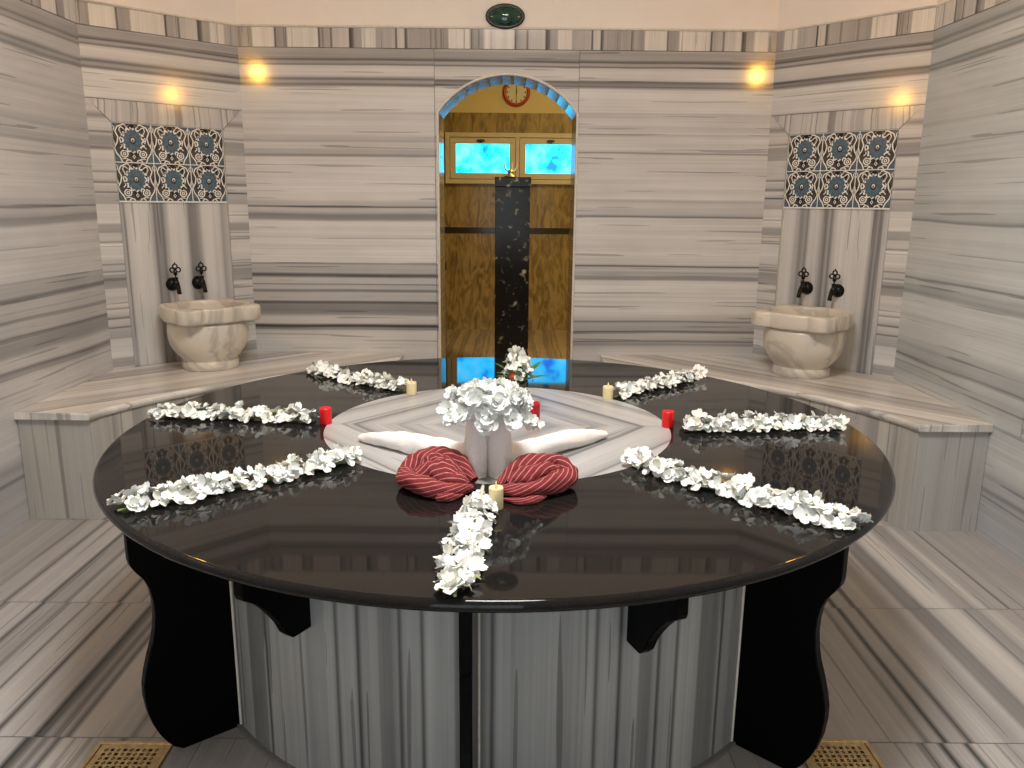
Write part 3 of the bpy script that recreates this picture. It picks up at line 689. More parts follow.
def tile_panel(pt, s0, s1, r, flip, label):
    org = pt(s1 if flip else s0, 1.395, r); X = (pt(s0 if flip else s1, 1.395, r) - org); Wd = X.length; X.normalize(); Z = Vector((0, 0, 1)); H = .408
    Nn = X.cross(Z); Nn = Nn if (-org).dot(Nn) > 0 else -Nn
    root = thing('tile_panel', label, 'tiles', org + X * Wd / 2, 0, 'flowered tile panels in the niches')
    o2 = org + X * Wd / 2
    mb = MB()
    def P(x, z, d): return org + X * x + Z * z + Nn * d - o2
    base = [P(0, 0, 0), P(Wd, 0, 0), P(Wd, H, 0), P(0, H, 0)]; top = [q + Nn * .009 for q in base]
    mb.add(base + top, [[4, 5, 6, 7], [0, 1, 5, 4], [1, 2, 6, 5], [2, 3, 7, 6], [3, 0, 4, 7]], None, 0)
    tw, thh = Wd / 3, (H - .006) / 2
    for i in range(3):
        for j in range(2):
            x0, z0 = i * tw, .006 + j * thh
            def Q(x, y, l): return P(x0 + x * tw, z0 + y * thh, .009 + .00012 * (l + 1))
            mb.quad([Q(.012, .012, 0), Q(.988, .012, 0), Q(.988, .988, 0), Q(.012, .988, 0)], None, 1 if False else 2)
            for o, c, l in TILE: mb.quad([Q(x, y, l) for x, y in o], None, c)
    mb.build('tile_field', [M['twhite'], M['tdark'], M['tgrey'], M['tblue'], M['tslate']], root)
tile_panel(ptL, iL0 + .001, iL1 - .001, rL, True, 'panel of six blue flowered tiles in the left niche')
tile_panel(ptR, iR0 + .001, iR1 - .001, rR, False, 'panel of six blue flowered tiles in the right niche')

# ------------------------------------------------------------------ taps
def make_tap(loc, n, label):
    """modelled pointing along +x, then turned to face out of the wall"""
    p = thing('wall_tap', label, 'tap', loc, math.atan2(n.y, n.x), 'black taps over the basins')
    mb = MB(); mb.lathe([(0, 0), (.037, 0), (.038, .006), (.030, .013), (.027, .022), (.022, .028), (0, .029)], (0, 0, 0), 24, 0, True, (1, 0, 0)); mb.build('flange', [M['bronze']], p)
    mb = MB(); mb.tube([(.02, 0, 0), (.05, 0, .002), (.075, 0, -.004), (.09, 0, -.026), (.095, 0, -.05)], [.014, .016, .014, .011, .012], 12)
    mb.lathe([(.0, -.015), (.017, -.014), (.018, .012), (.012, .018), (.011, .03), (.014, .036), (.009, .042), (0, .043)], (.058, 0, 0), 16); sp = mb.build('spout', [M['bronze']], p)
    mb = MB(); mb.tube([(.058, 0, .04), (.058, 0, .066)], .0045, 8)
    def loop(cy, cz, R, r=.0042, n=18): mb.tube([(.058, cy + R * math.cos(2 * PI * k / n), cz + R * math.sin(2 * PI * k / n)) for k in range(n)], r, 6, closed=True)
    loop(0, .103, .012); loop(.0165, .083, .0125); loop(-.0165, .083, .0125); loop(0, .062, .007)
    mb.lathe([(0, -.005), (.005, 0), (0, .006)], (.058, 0, .121), 8); mb.build('handle', [M['bronze']], sp)
make_tap(ptL(.474, .945, rL), nL, 'black bronze tap above the left basin, nearer the left side wall')
make_tap(ptL(.327, .945, rL), nL, 'black bronze tap above the left basin, nearer the doorway')
make_tap(ptR(.308, .945, rR), nR, 'black bronze tap above the right basin, nearer the doorway')
make_tap(ptR(.492, .945, rR), nR, 'black bronze tap above the right basin, nearer the right side wall')

# ------------------------------------------------------------------ basins
def make_basin(c, ang0, label, back):
    root = thing('stone_basin', label, 'basin', (c[0], c[1], ZB), 0, 'carved basins on the benches')
    n = 320
    lobes = [math.radians(ang0 + 90 * k) for k in range(4)]
    def rr(t, base, ext):
        """round rim joined with four rounded corbels"""
        b = base
        for k, l in enumerate(lobes):
            d = (t - l + PI) % (2 * PI) - PI; c = base - .008 - (.036 if k in back else 0); a = ext
            if abs(d) < 1 and abs(math.sin(d)) < a / c: b = max(b, c * math.cos(d) + math.sqrt(a * a - (c * math.sin(d)) ** 2))
        return b
    def ringl(base, ext, z): return [(rr(2 * PI * k / n, base, ext) * math.cos(2 * PI * k / n), rr(2 * PI * k / n, base, ext) * math.sin(2 * PI * k / n), z) for k in range(n)]
    def ring(r, z): return [(r * math.cos(2 * PI * k / n), r * math.sin(2 * PI * k / n), z) for k in range(n)]
    mb = MB()
    mb.grid([ring(.17, .288), ringl(.222, .064, .288), ringl(.228, .070, .293), ringl(.230, .072, .302), ringl(.230, .072, .364), ringl(.228, .070, .372), ringl(.223, .065, .376), ring(.206, .376), ring(.200, .371), ring(.197, .355), ring(.192, .30), ring(.18, .22), ring(.12, .16), ring(.02, .145), ring(.001, .145)], False, True)
    mb.build('rim', [M['basin']], root)
    mb = MB(); mb.lathe([(.17, .289), (.203, .288), (.210, .262), (.213, .225), (.211, .185), (.202, .145), (.186, .112), (.167, .085), (.149, .066), (.143, .056), (.141, .05)], n=64); mb.build('bowl', [M['basin']], root)
    mb = MB(); mb.lathe([(.10, .056), (.142, .055), (.149, .046), (.151, .03), (.150, .006), (.146, 0), (0, 0)], n=64); mb.build('foot', [M['basin']], root)
    root.scale = (1, 1, .935)
make_basin((-1.636, 1.868), -1, 'cream marble basin with a lobed rim on the left bench', (2,))
make_basin((1.654, 1.812), 1, 'cream marble basin with a lobed rim on the right bench', (0,))

# ------------------------------------------------------------------ benches
def make_bench(sign, wallx, yfront, corner, end_x, label):
    """bench round the room: arc front concentric with the table, straight end faces"""
    a0 = math.atan2(corner[1], corner[0]); rad = math.hypot(*corner)
    xe = end_x; a1 = math.acos(xe / ARC) if abs(xe) < ARC else 1
    A = [a0 + (a1 - a0) * k / 30 for k in range(31)]
    R = [rad + (ARC - rad) * min(1, k / 12) for k in range(31)]
    front = [Vector((r * math.cos(a), r * math.sin(a))) for a, r in zip(A, R)]
    cor = BL if sign < 0 else BR; cor2 = LL if sign < 0 else RR
    e = .001
    back = []
    # matching points along the wall (side wall -> diagonal -> back wall)
    poly = [Vector((wallx, yfront)), Vector((cor2[0], cor2[1])), Vector((cor[0], cor[1])), Vector((xe, YB))]
    seg = [(poly[i + 1] - poly[i]).length for i in range(3)]; T = sum(seg)
    for k in range(31):
        s = T * k / 30; i = 0
        while i < 2 and s > seg[i]: s -= seg[i]; i += 1
        back.append(poly[i].lerp(poly[i + 1], min(1, s / seg[i])))
    # snap two samples to the wall corners
    for cpt in (poly[1], poly[2]):
        j = min(range(31), key=lambda q: (back[q] - cpt).length); back[j] = cpt.copy()
    cen = Vector((0, 0))
    back = [b + (cen - b).normalized() * .002 for b in back]
    org = Vector((sign * 1.8, 1.5, 0))
    root = thing('stone_bench', label, 'bench', org, 0, 'built-in marble benches')
    # arc length
    s = [0.0]
    for i in range(30): s.append(s[-1] + (front[i + 1] - front[i]).length)
    # slab
    mb = MB(); th = .032; ov = .018
    def off(i, d):
        t = (front[min(30, i + 1)] - front[max(0, i - 1)]).normalized(); n = Vector((-t.y, t.x)); n = n if (-front[i]).dot(n) > 0 else -n
        return front[i] + n * d
    def prof(i):
        q = []
        for d, z in ((-.02, ZB - th), (ov - .006, ZB - th), (ov, ZB - th * .62), (ov - .001, ZB - th * .3), (ov - .008, ZB)): w = off(i, d); q.append(Vector((w.x, w.y, z)))
        return q
    ends = [prof(i) for i in range(31)]
    # move the first section to overhang the straight end face a little
    ends[0] = [p + Vector((0, -ov, 0)) for p in ends[0]]
    sh = lambda p: p - Vector((0, 0, 0))
    dirp = Vector((cor2[0] - cor[0], cor2[1] - cor[1])).normalized(); dn = Vector((-dirp.y, dirp.x))
    def topuv(p): q = Vector((p[0], p[1])); return (q.dot(dirp), q.dot(dn) + 5)
    rows = []
    for i in range(31):
        b = back[i].copy()
        if i == 0: b = b + Vector((0, -ov))
        rows.append(ends[i] + [Vector((b.x, b.y, ZB))])
    flat = [p for r in rows for p in r]
    for i in range(30):
        for j in range(5):
            q = [rows[i][j], rows[i + 1][j], rows[i + 1][j + 1], rows[i][j + 1]]
            mb.quad(q, [(topuv(p)[0], topuv(p)[1] + (0 if j == 4 else 0)) for p in q], 0, 0 < j < 4)
    # end faces of the slab
    for i in (0, 30):
        r = rows[i]; b = Vector((r[5].x, r[5].y, ZB - th)); q = [r[0], r[1], r[2], r[3], r[4], r[5], b]; mb.quad(q, [(p.z, p.x * 1.0 + p.y) for p in q], 0)
    # underside
    for i in range(30):
        q = [Vector((back[i].x, back[i].y, ZB - th)), Vector((back[i + 1].x, back[i + 1].y, ZB - th)), rows[i + 1][0], rows[i][0]]; mb.quad(q, [topuv(p) for p in q], 0)
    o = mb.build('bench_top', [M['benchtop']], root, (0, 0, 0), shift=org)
    # curved front
    mb = MB(); zt = ZB - th
    for i in range(30):
        a, b = front[i], front[i + 1]
        mb.quad([V3(a), V3(b), V3(b, zt), V3(a, zt)], [(0, s[i]), (0, s[i + 1]), (zt, s[i + 1]), (zt, s[i])], 0)
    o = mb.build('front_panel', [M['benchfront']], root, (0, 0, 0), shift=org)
    # straight ends
    for (a, b, uo) in ((Vector((wallx - sign * .002, yfront)), front[0], 4.36), (front[30], back[30], 2.0)):
        mb = MB(); L = (b - a).length
        mb.quad([V3(a), V3(b), V3(b, zt), V3(a, zt)], [(0, uo), (0, uo + L), (zt, uo + L), (zt, uo)], 0)
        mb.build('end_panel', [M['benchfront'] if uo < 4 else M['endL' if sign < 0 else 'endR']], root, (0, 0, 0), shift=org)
make_bench(-1, LL.x, .8745, (-1.811, .8745), -.617, 'curved striped marble bench along the left walls, left of the doorway')
make_bench(1, RR.x, .803, (1.8156, .803), .60, 'curved striped marble bench along the right walls, right of the doorway')

# ------------------------------------------------------------------ the table
T = thing('massage_table', 'large round black granite slab table with a striped marble drum base', 'table', (0, 0, 0))
mb = MB()
prof = [(RDISC - .004, ZTAB - .028), (RTAB - .012, ZTAB - .028), (RTAB - .004, ZTAB - .024), (RTAB, ZTAB - .017), (RTAB, ZTAB - .011), (RTAB - .004, ZTAB - .004), (RTAB - .011, ZTAB), (RDISC, ZTAB), (RDISC - .004, ZTAB - .028)]
mb.lathe(prof, n=160)
for i, f in enumerate(mb.f):
    if all(abs(mb.v[k][2] - ZTAB) < 1e-6 for k in f): mb.sm[i] = False
mb.build('tabletop', [M['black']], T)
# inlaid disc in four mitred quarters of diamond banding
mb = MB(); nq = 24
for qd in range(4):
    ring = []
    for k in range(nq + 1):
        a = PI / 2 * (qd + k / nq); ring.append(Vector((RDISC * math.cos(a), RDISC * math.sin(a), ZTAB + .0004)))
    cpt = Vector((0, 0, ZTAB + .0004))
    def duv(p, i):
        c1, c2 = .83, .56
        return (abs(p.x) * .643 - abs(p.y) * .765 + 2 + i, abs(p.x) * .765 + abs(p.y) * .643)
    gx, gy = math.cos(PI / 2 * qd + PI / 4) * .001, math.sin(PI / 2 * qd + PI / 4) * .001
    for k in range(nq):
        q = [cpt, ring[k], ring[k + 1]]
        mb.quad([p + Vector((gx, gy, 0)) for p in q], [duv(p, qd) for p in q], 0)
mb.quad([Vector((RDISC * math.cos(2 * PI * k / 64), RDISC * math.sin(2 * PI * k / 64), ZTAB - .001)) for k in range(64)], None, 1)
mb.build('marble_inlay', [M['disc'], M['bead']], T)
# drum
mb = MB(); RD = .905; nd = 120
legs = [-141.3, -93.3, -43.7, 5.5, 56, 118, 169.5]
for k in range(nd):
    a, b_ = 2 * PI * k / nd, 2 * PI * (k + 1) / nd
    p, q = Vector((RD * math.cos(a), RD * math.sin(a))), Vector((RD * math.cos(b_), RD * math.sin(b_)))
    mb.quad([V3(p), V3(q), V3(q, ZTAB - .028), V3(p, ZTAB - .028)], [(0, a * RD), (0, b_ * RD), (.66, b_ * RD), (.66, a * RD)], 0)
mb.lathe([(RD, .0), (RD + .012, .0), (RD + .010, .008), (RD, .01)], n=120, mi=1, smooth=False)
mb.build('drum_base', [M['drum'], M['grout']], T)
legprof = [(.90, ZTAB - .029), (1.142, ZTAB - .029), (1.143, .56), (1.140, .543), (1.128, .522), (1.112, .500), (1.101, .470), (1.096, .435), (1.0955, .40), (1.100, .36), (1.108, .325), (1.120, .29), (1.131, .25), (1.138, .215), (1.1385, .18), (1.134, .137), (1.125, .10), (1.112, .066), (1.096, .037), (1.08, .016), (1.058, .0), (.90, 0)]
brprof = [(.90, ZTAB - .029), (1.099, ZTAB - .029), (1.101, .595), (1.097, .583), (1.085, .575), (1.06, .558), (1.036, .533), (1.012, .503), (.995, .478), (.980, .447), (.962, .429), (.948, .428), (.90, .428)]
def plate(prof, ang, name, t, org=(0, 0, 0)):
    a = math.radians(ang); X = Vector((math.cos(a), math.sin(a), 0))
    mb = MB(); mb.prism(prof, (Vector(org), X, Vector((0, 0, 1))), t); mb.build(name, [M['blackleg']], T, bevel=.003)
for a in legs:
    if a == -93.3: plate(legprof, -86.9, 'leg', .026, (-.106, 0, 0))
    else: plate(legprof, a, 'leg', .030)
for a in (-119.3, -69.0): plate(brprof, a, 'bracket', .028)
# pale stone fillets beside the legs, seen as thin white edges
for a, d in ((-141.3, 1), (-43.7, -1), (-93.0, 1)):
    mb = MB(); a2 = math.radians(a) + d * (.0165 / RD + .003)
    x, y = (RD + .001) * math.cos(a2), (RD + .001) * math.sin(a2)
    mb.tube([(x, y, .001), (x, y, ZTAB - .029)], .0035, 6); mb.build('edge_strip', [M['bead']], T)

# ------------------------------------------------------------------ drains
def make_drain(x0, y0, w, label):
    p = thing('floor_drain', label, 'drain', (x0 + w / 2, y0 + w / 2, 0), 0, 'brass floor drains')
    mb = MB(); h = w / 2
    for a, b_, c, d in ((-h, h, -h, -h + .013), (-h, h, h - .013, h), (-h, -h + .013, -h + .013, h - .013), (h - .013, h, -h + .013, h - .013)): mb.box(a, b_, c, d, .0005, .007)
    mb.build('frame', [M['brass']], p, bevel=.002)
    mb = MB(); i = h - .0135; n = 9; e = .012; cs = (2 * i - 2 * e) / n; z = .005
    mb.quad([(-i, -i, z), (i, -i, z), (i, -i + e, z), (-i, -i + e, z)]); mb.quad([(-i, i - e, z), (i, i - e, z), (i, i, z), (-i, i, z)])
    mb.quad([(-i, -i + e, z), (-i + e, -i + e, z), (-i + e, i - e, z), (-i, i - e, z)]); mb.quad([(i - e, -i + e, z), (i, -i + e, z), (i, i - e, z), (i - e, i - e, z)])
    for r in range(n):
        for c in range(n):
            cx, cy = -i + e + (c + .5) * cs, -i + e + (r + .5) * cs; hs = cs / 2
            odd = (r + c) % 2
            R = [(cs * (.45 if (k % 2 == 0) == (odd == 0) else .29)) for k in range(8)]
            hole = [(cx + R[k] * math.cos(PI / 4 * k), cy + R[k] * math.sin(PI / 4 * k)) for k in range(8)]
            sq = [(cx + hs * q[0], cy + hs * q[1]) for q in ((1, 0), (1, 1), (0, 1), (-1, 1), (-1, 0), (-1, -1), (0, -1), (1, -1))]
            o = [(x, y, z) for x, y in sq] + [(x, y, z) for x, y in hole] + [(x, y, z - .004) for x, y in hole]
            mb.add(o, [[k, (k + 1) % 8, 8 + (k + 1) % 8, 8 + k] for k in range(8)] + [[8 + k, 8 + (k + 1) % 8, 16 + (k + 1) % 8, 16 + k] for k in range(8)])
            if odd == 0: mb.box(cx - cs * .09, cx + cs * .09, cy - cs * .09, cy + cs * .09, z - .004, z); mb.box(cx - hs, cx + hs, cy - cs * .05, cy + cs * .05, z - .004, z - .0002)
    mb.build('grate', [M['brass']], p)
    mb = MB(); mb.quad([(-i, -i, .0007), (i, -i, .0007), (i, i, .0007), (-i, i, .0007)]); mb.build('sump', [M['hole']], p)
make_drain(-1.048, -.852, .2, 'square pierced brass floor drain beside the left table leg')
make_drain(.812, -.825, .2, 'square pierced brass floor drain beside the right table leg')

# ------------------------------------------------------------------ blossoms
def blossom_mesh(seed, R, npet=5, layers=1, mat='petal', cup=.5):
    r = random.Random(seed); mb = MB()
    for L in range(layers):
        for k in range(npet):
            a = 2 * PI * (k + .5 * L) / npet + r.uniform(-.25, .25); l = R * r.uniform(.8, 1.15) * (1 - .22 * L); w = l * r.uniform(.44, .62)
            tilt = cup + .45 * L + r.uniform(-.3, .3); curl = r.uniform(-.8, .3); tw = r.uniform(-.4, .4)
            ca, sa = math.cos(a), math.sin(a); rows = []
            for i in range(5):
                t = i / 4; wd = w * (math.sin(PI * (.12 + .74 * t)) ** .8) * (.55 + .5 * t)
                if i == 4: wd *= .62
                el = tilt + curl * t; row = []
                for j in (-1, 0, 1):
                    x = l * t * math.cos(el * .8) ; y = j * wd; z = l * t * math.sin(el) + (.14 * l * t if j else 0) + tw * y * t
                    if i == 4 and j == 0: x *= .95
                    row.append(Vector((x * ca - y * sa, x * sa + y * ca, z)))
                rows.append(row)
            mb.grid(rows)
    mb.lathe([(0, R * .16), (R * .10, R * .1), (R * .08, 0), (0, -.002)], n=7, mi=1)
    me = mb.build('blossom', [M[mat], M['stemgreen']])
    md = me.data; bpy.data.objects.remove(me); return md
BL_S = [blossom_mesh(100 + k, .0255, 5, 1 + k % 2, 'petal' if k % 3 else 'petal2') for k in range(9)]
BL_L = [blossom_mesh(200 + k, .031, 7, 2, 'petal', .35) for k in range(6)]

def put_blossom(parent, meshes, loc, nrm, s, r):
    o = bpy.data.objects.new('blossom', r.choice(meshes)); COL.objects.link(o); o.parent = parent
    o.location = loc; q = Vector((0, 0, 1)).rotation_difference(Vector(nrm).normalized()) @ Quaternion((0, 0, 1), r.uniform(0, 6.28))
    o.rotation_mode = 'QUATERNION'; o.rotation_quaternion = q; o.scale = (s, s, s)
    return o
def lowest(o):
    m = o.rotation_quaternion.to_matrix()
    return min((m @ v.co).z for v in o.data.vertices) * o.scale[0]

def garland(A, B, label, seed, n=24, spread=.023, sc_=1.0, bend=0.0, green=0):
    n = int(n * 2.0); r = random.Random(seed); A, B = Vector((A[0], A[1] - .018, ZTAB)), Vector((B[0], B[1] - .018, ZTAB)); d = (B - A); L = d.length; d.normalize(); s = Vector((-d.y, d.x, 0))
    root = thing('flower_garland', label, 'garland', (A + B) / 2, 0, 'white flower garlands on the table'); c = (A + B) / 2
    path = []
    for k in range(13):
        t = k / 12; path.append(A.lerp(B, t) + s * bend * math.sin(PI * t) + Vector((0, 0, .006)) - c)
    mb = MB(); mb.tube(path, .0035, 6); mb.build('stem', [M['stemgreen']], root)
    for k in range(n):
        t = (k + .5 + r.uniform(-.3, .3)) / n; side_ = (k % 3 - 1) * spread + r.uniform(-.010, .010)
        nrm = Vector((0, 0, 1)) + s * (side_ / spread * .75) + d * r.uniform(-.6, .6) + Vector((0, 0, r.uniform(-.3, .2)))
        o = put_blossom(root, BL_S, (0, 0, 0), nrm, sc_ * r.uniform(.8, 1.12), r)
        z = max(-lowest(o) + .0012, 0) + (r.uniform(.012, .030) if k % 3 == 1 else r.uniform(0, .010))
        o.location = A.lerp(B, t) + s * (side_ + bend * math.sin(PI * t)) + Vector((0, 0, z)) - c
    for k in range(green):
        t = .55 + .4 * k / max(1, green); a = r.choice((-1, 1)); mb = MB()
        leafq(mb, Vector((0, 0, 0)), (s * a + d * .5).normalized(), .045, .008); o = mb.build('leaf', [M['stemgreen']], root); o.location = A.lerp(B, t) + Vector((0, 0, .012)) - c
def leafq(mb, o, d, l, w, up=.25):
    d = d.normalized(); z = Vector((0, 0, 1)); s = d.cross(z).normalized(); rows = []
    for i in range(6):
        t = i / 5; wd = w * math.sin(PI * min(.97, .08 + .92 * t)); p = o + d * l * t + z * (up * l * t - .35 * l * t * t)
        rows.append([p - s * wd + z * wd * .3, p, p + s * wd + z * wd * .3])
    mb.grid(rows)

def pol(a, r): return (r * math.cos(math.radians(a)), r * math.sin(math.radians(a)))
garland((-.385, -.352), (-.872, -.755), 'white flower garland running to the front left edge of the table', 1, 31, bend=.012)
garland((-.605, .030), (-1.145, .080), 'white flower garland beside the left red candle, pointing at the left bench', 2, 27, bend=-.01)
garland((-.365, .475), (-.80, .815), 'white flower garland at the back left of the table, ending at a cream candle', 3, 27, bend=.01)
garland((.430, .40), (.83, .765), 'white flower garland at the back right of the table, ending at a cream candle', 4, 25)
garland((.600, -.030), (1.125, .012), 'white flower garland beside the right red candle, pointing at the right bench', 5, 28, sc_=1.05)
garland((.375, -.372), (.825, -.825), 'white flower garland running to the front right edge of the table', 6, 33, sc_=1.05, bend=-.012)
garland((-.020, -.685), (-.062, -1.150), 'white flower garland running straight to the front edge of the table', 8, 25, spread=.019, sc_=1.0, bend=-.012, green=3)

# ------------------------------------------------------------------ candles
def candle(x, y, r, h, mat, label, grp, z=ZTAB, flame=False):
    p = thing('candle', label, 'candle', (x, y, z), 0, grp)
    mb = MB(); mb.lathe([(0, 0), (r * .97, 0), (r, .002), (r, h - .004), (r * .96, h), (r * .86, h), (r * .7, h - .007), (0, h - .009)], n=28); wx = mb.build('wax', [M[mat]], p)
    mb = MB()
    if flame:
        mb.lathe([(0, h - .01), (.0035, h - .004), (.004, h + .003), (.0022, h + .010), (.0005, h + .016)], n=10); mb.build('plastic_flame', [M['cream']], wx)
    else: mb.tube([(0, 0, h - .01), (.001, 0, h - .002), (.002, .001, h + .004)], .0012, 6); mb.build('wick', [M['wick']], wx)
z1 = ZTAB + .0006
candle(-.5635, .004, .0195, .053, 'red', 'red candle on the left rim of the marble disc', 'red candles', z1)
candle(.5555, -.002, .0195, .053, 'red', 'red candle on the right rim of the marble disc', 'red candles', z1)
candle(-.333, .415, .0195, .048, 'cream', 'cream candle at the back left rim of the marble disc', 'cream candles', z1, True)
candle(.404, .372, .0195, .048, 'cream', 'cream candle at the back right rim of the marble disc', 'cream candles', z1, True)
candle(.006, -.722, .0175, .053, 'cream', 'cream candle at the front, between the red scarves', 'cream candles', ZTAB + .0003, True)
candle(.112, -.006, .0245, .078, 'darkred', 'dark red candle behind the white bouquet, on its right', 'dark red candles behind the towels', z1)
candle(-.072, .0, .0245, .078, 'darkred', 'dark red candle mostly hidden behind the left towel', 'dark red candles behind the towels', z1)

# ------------------------------------------------------------------ folded towels
def spline(pts, n):
    P = [Vector(p) for p in pts]; out = []
    for i in range(n):
        t = i / (n - 1) * (len(P) - 1); k = min(int(t), len(P) - 2); f = t - k
        p0, p1, p2, p3 = P[max(k - 1, 0)], P[k], P[k + 1], P[min(k + 2, len(P) - 1)]
        out.append(.5 * ((2 * p1) + (p2 - p0) * f + (2 * p0 - 5 * p1 + 4 * p2 - p3) * f * f + (3 * p1 - p0 - 3 * p2 + p3) * f ** 3))
    return out
def interp(a, n): return [q.x for q in spline([(v, 0, 0) for v in a], n)]
def roll(path, radii, n=44, m=22, squash=1.0, fold=.06, seed=0, uvf=None, zmin=None):
    r = random.Random(seed); P = spline(path, n); R = interp(radii, n); ph = [r.uniform(0, 6.28) for _ in range(4)]
    mb = MB(); mb.tube(P, R, m, uvf=uvf)
    for i in range(n):
        for k in range(m):
            v = Vector(mb.v[i * m + k]); c = P[i]; d = v - c; t = 2 * PI * k / m
            s = 1 + fold * (math.sin(2 * t + ph[0] + i * .18) * .6 + math.sin(3 * t - i * .31 + ph[1]) * .5 + .5 * math.sin(i * .9 + ph[2]) * math.sin(t + ph[3]))
            d *= s; d.z *= squash; w = c + d
            if zmin is not None: w.z = max(w.z, zmin)
            mb.v[i * m + k] = tuple(w)
    return mb
ZD = ZTAB + .0012
for sx, lab, tip in ((-1, 'white towel rolled into a neck with its wing lying to the left', (-.415, -.19)), (1, 'white towel rolled into a neck with its wing lying to the right', (.335, -.135))):
    cx = -.020 + sx * .030
    p = thing('folded_towel', lab, 'towel', (cx, -.49, ZTAB), 0, 'white towels in the middle of the table'); o = Vector((cx, -.49, ZTAB))
    path = [Vector((cx + sx * .004, -.492, ZD + .0)), Vector((cx + sx * .003, -.490, ZD + .05)), Vector((cx + sx * .0, -.486, ZD + .11)), Vector((cx - sx * .002, -.482, ZD + .17)), Vector((cx - sx * .003, -.476, ZD + .225))]
    mb = roll([q - o for q in path], [.0325, .0325, .031, .0285, .026], 30, 24, 1, .02, 3 + sx); mb.build('neck', [M['towel']], p)
    b0 = Vector((cx + sx * .012, -.425)); b1 = Vector(tip)
    w = [(*b0.lerp(b1, t), ZD + h) for t, h in ((0, .029), (.28, .030), (.58, .027), (.84, .019), (1, .011))]
    mb = roll([Vector(q) - o for q in w], [.033, .034, .031, .023, .011], 50, 24, .92, .085, 11 + sx, zmin=ZD - ZTAB); mb.build('wing', [M['towel']], p)

# ------------------------------------------------------------------ red striped scarves
def scarf(sx, label, paths, seed):
    cx, cy = -.02 + sx * .115, -.60
    o = Vector((cx, cy, ZTAB)); p = thing('striped_scarf', label, 'scarf', o, 0, 'red striped scarves in front of the towels')
    for nm, path, rad, tw, st in paths:
        n, m = 64, 26
        P = [Vector((-.02 + sx * (q[0] * .93 + .004), q[1] + .012, ZTAB + q[2] * .74)) - o for q in path]; rad = [q * .80 for q in rad]
        uvf = lambda i, j, tw=tw, m=m, n=n, st=st: (i / n, (j / m) * st + i / n * tw)
        mb = roll(P, rad, n, m, .95, .10, seed + len(path), uvf, zmin=.0012)
        # twisted pleats
        Ps = spline(P, n)
        for i in range(n):
            for k in range(m):
                v = Vector(mb.v[i * m + k]); d = v - Ps[i]; s = 1 + .085 * math.sin(2 * PI * (2 * k / m + i / n * tw * .22) * 1.0) ; w = Ps[i] + d * s
                w.z = max(w.z, .0012); mb.v[i * m + k] = tuple(w)
        ob = mb.build(nm, [M['scarf']], p)
scarf(-1, 'red scarf with thin white stripes twisted into a bun, left of the towels', [
    ('lower_twist', [(.035, -.635, .020), (.09, -.672, .028), (.15, -.668, .036), (.205, -.625, .042), (.225, -.575, .040)], [.012, .024, .031, .032, .026], 10, 11),
    ('upper_loop', [(.225, -.585, .038), (.200, -.535, .056), (.155, -.520, .076), (.105, -.530, .078), (.065, -.555, .054), (.030, -.590, .024)], [.024, .034, .036, .036, .030, .014], 8, 10),
    ('centre_fold', [(.190, -.600, .040), (.150, -.590, .046), (.110, -.598, .044), (.070, -.618, .034), (.045, -.632, .024)], [.026, .044, .046, .034, .014], 5, 12),
    ('inner_fold', [(.165, -.585, .040), (.150, -.560, .074), (.125, -.570, .078), (.095, -.600, .060), (.060, -.625, .032)], [.030, .034, .026, .032, .016], 6, 10),
    ('loose_end', [(.055, -.660, .012), (.085, -.690, .013), (.110, -.695, .012), (.130, -.680, .010)], [.006, .014, .016, .006], 3, 9)], 30)
scarf(1, 'red scarf with thin white stripes gathered in a fan, right of the towels', [
    ('lower_twist', [(.022, -.650, .022), (.08, -.672, .030), (.145, -.664, .038), (.205, -.620, .045), (.228, -.570, .044)], [.012, .022, .028, .032, .027], 10, 11),
    ('upper_loop', [(.225, -.575, .042), (.195, -.535, .060), (.145, -.535, .066), (.095, -.555, .054), (.055, -.585, .036), (.026, -.620, .020)], [.026, .033, .036, .034, .026, .012], 8, 10),
    ('inner_fold', [(.190, -.595, .048), (.150, -.600, .060), (.100, -.615, .050), (.055, -.632, .030)], [.026, .034, .034, .016], 6, 10),
    ('loose_end', [(.040, -.690, .008), (.085, -.712, .010), (.125, -.700, .012), (.155, -.670, .010)], [.005, .012, .013, .004], 3, 9)], 50)

# ------------------------------------------------------------------ bouquet on the towels
root = thing('flower_bouquet', 'large bunch of white flowers resting on top of the two towel necks', 'flowers', (-.016, -.475, .884)); r = random.Random(5)
for k in range(60):
    th_ = r.uniform(0, 2 * PI); u = r.uniform(-.35, 1)
    d = Vector((math.cos(th_) * math.sqrt(1 - u * u * .9), math.sin(th_) * math.sqrt(1 - u * u * .9), u))
    e = Vector((d.x * .088, d.y * .06, d.z * .034 + .020))
    put_blossom(root, BL_L, e, d + Vector((0, 0, .15)), r.uniform(.85, 1.15), r)
for k, (x, y, z, s) in enumerate(((-.105, -.03, .005, .9), (-.095, -.05, -.012, .85), (-.075, -.06, -.002, .9), (-.10, .01, .042, .7), (.085, -.03, -.02, .9), (.105, -.02, -.03, .85), (.125, -.01, -.042, .75), (.06, -.06, -.015, .95), (.0, -.065, -.01, 1.2), (-.01, -.07, -.03, 1.0), (.02, -.06, .03, 1.1))):
    put_blossom(root, BL_L, (x, y, z), (x * 3, y * 4 - .3, .35), s, r)
mb = MB()
mb.lathe([(0, -.004), (.03, .0), (.045, .02), (.03, .045), (0, .05)], (0, .0, .0), 16); mb.build('calyx', [M['stemgreen']], root)

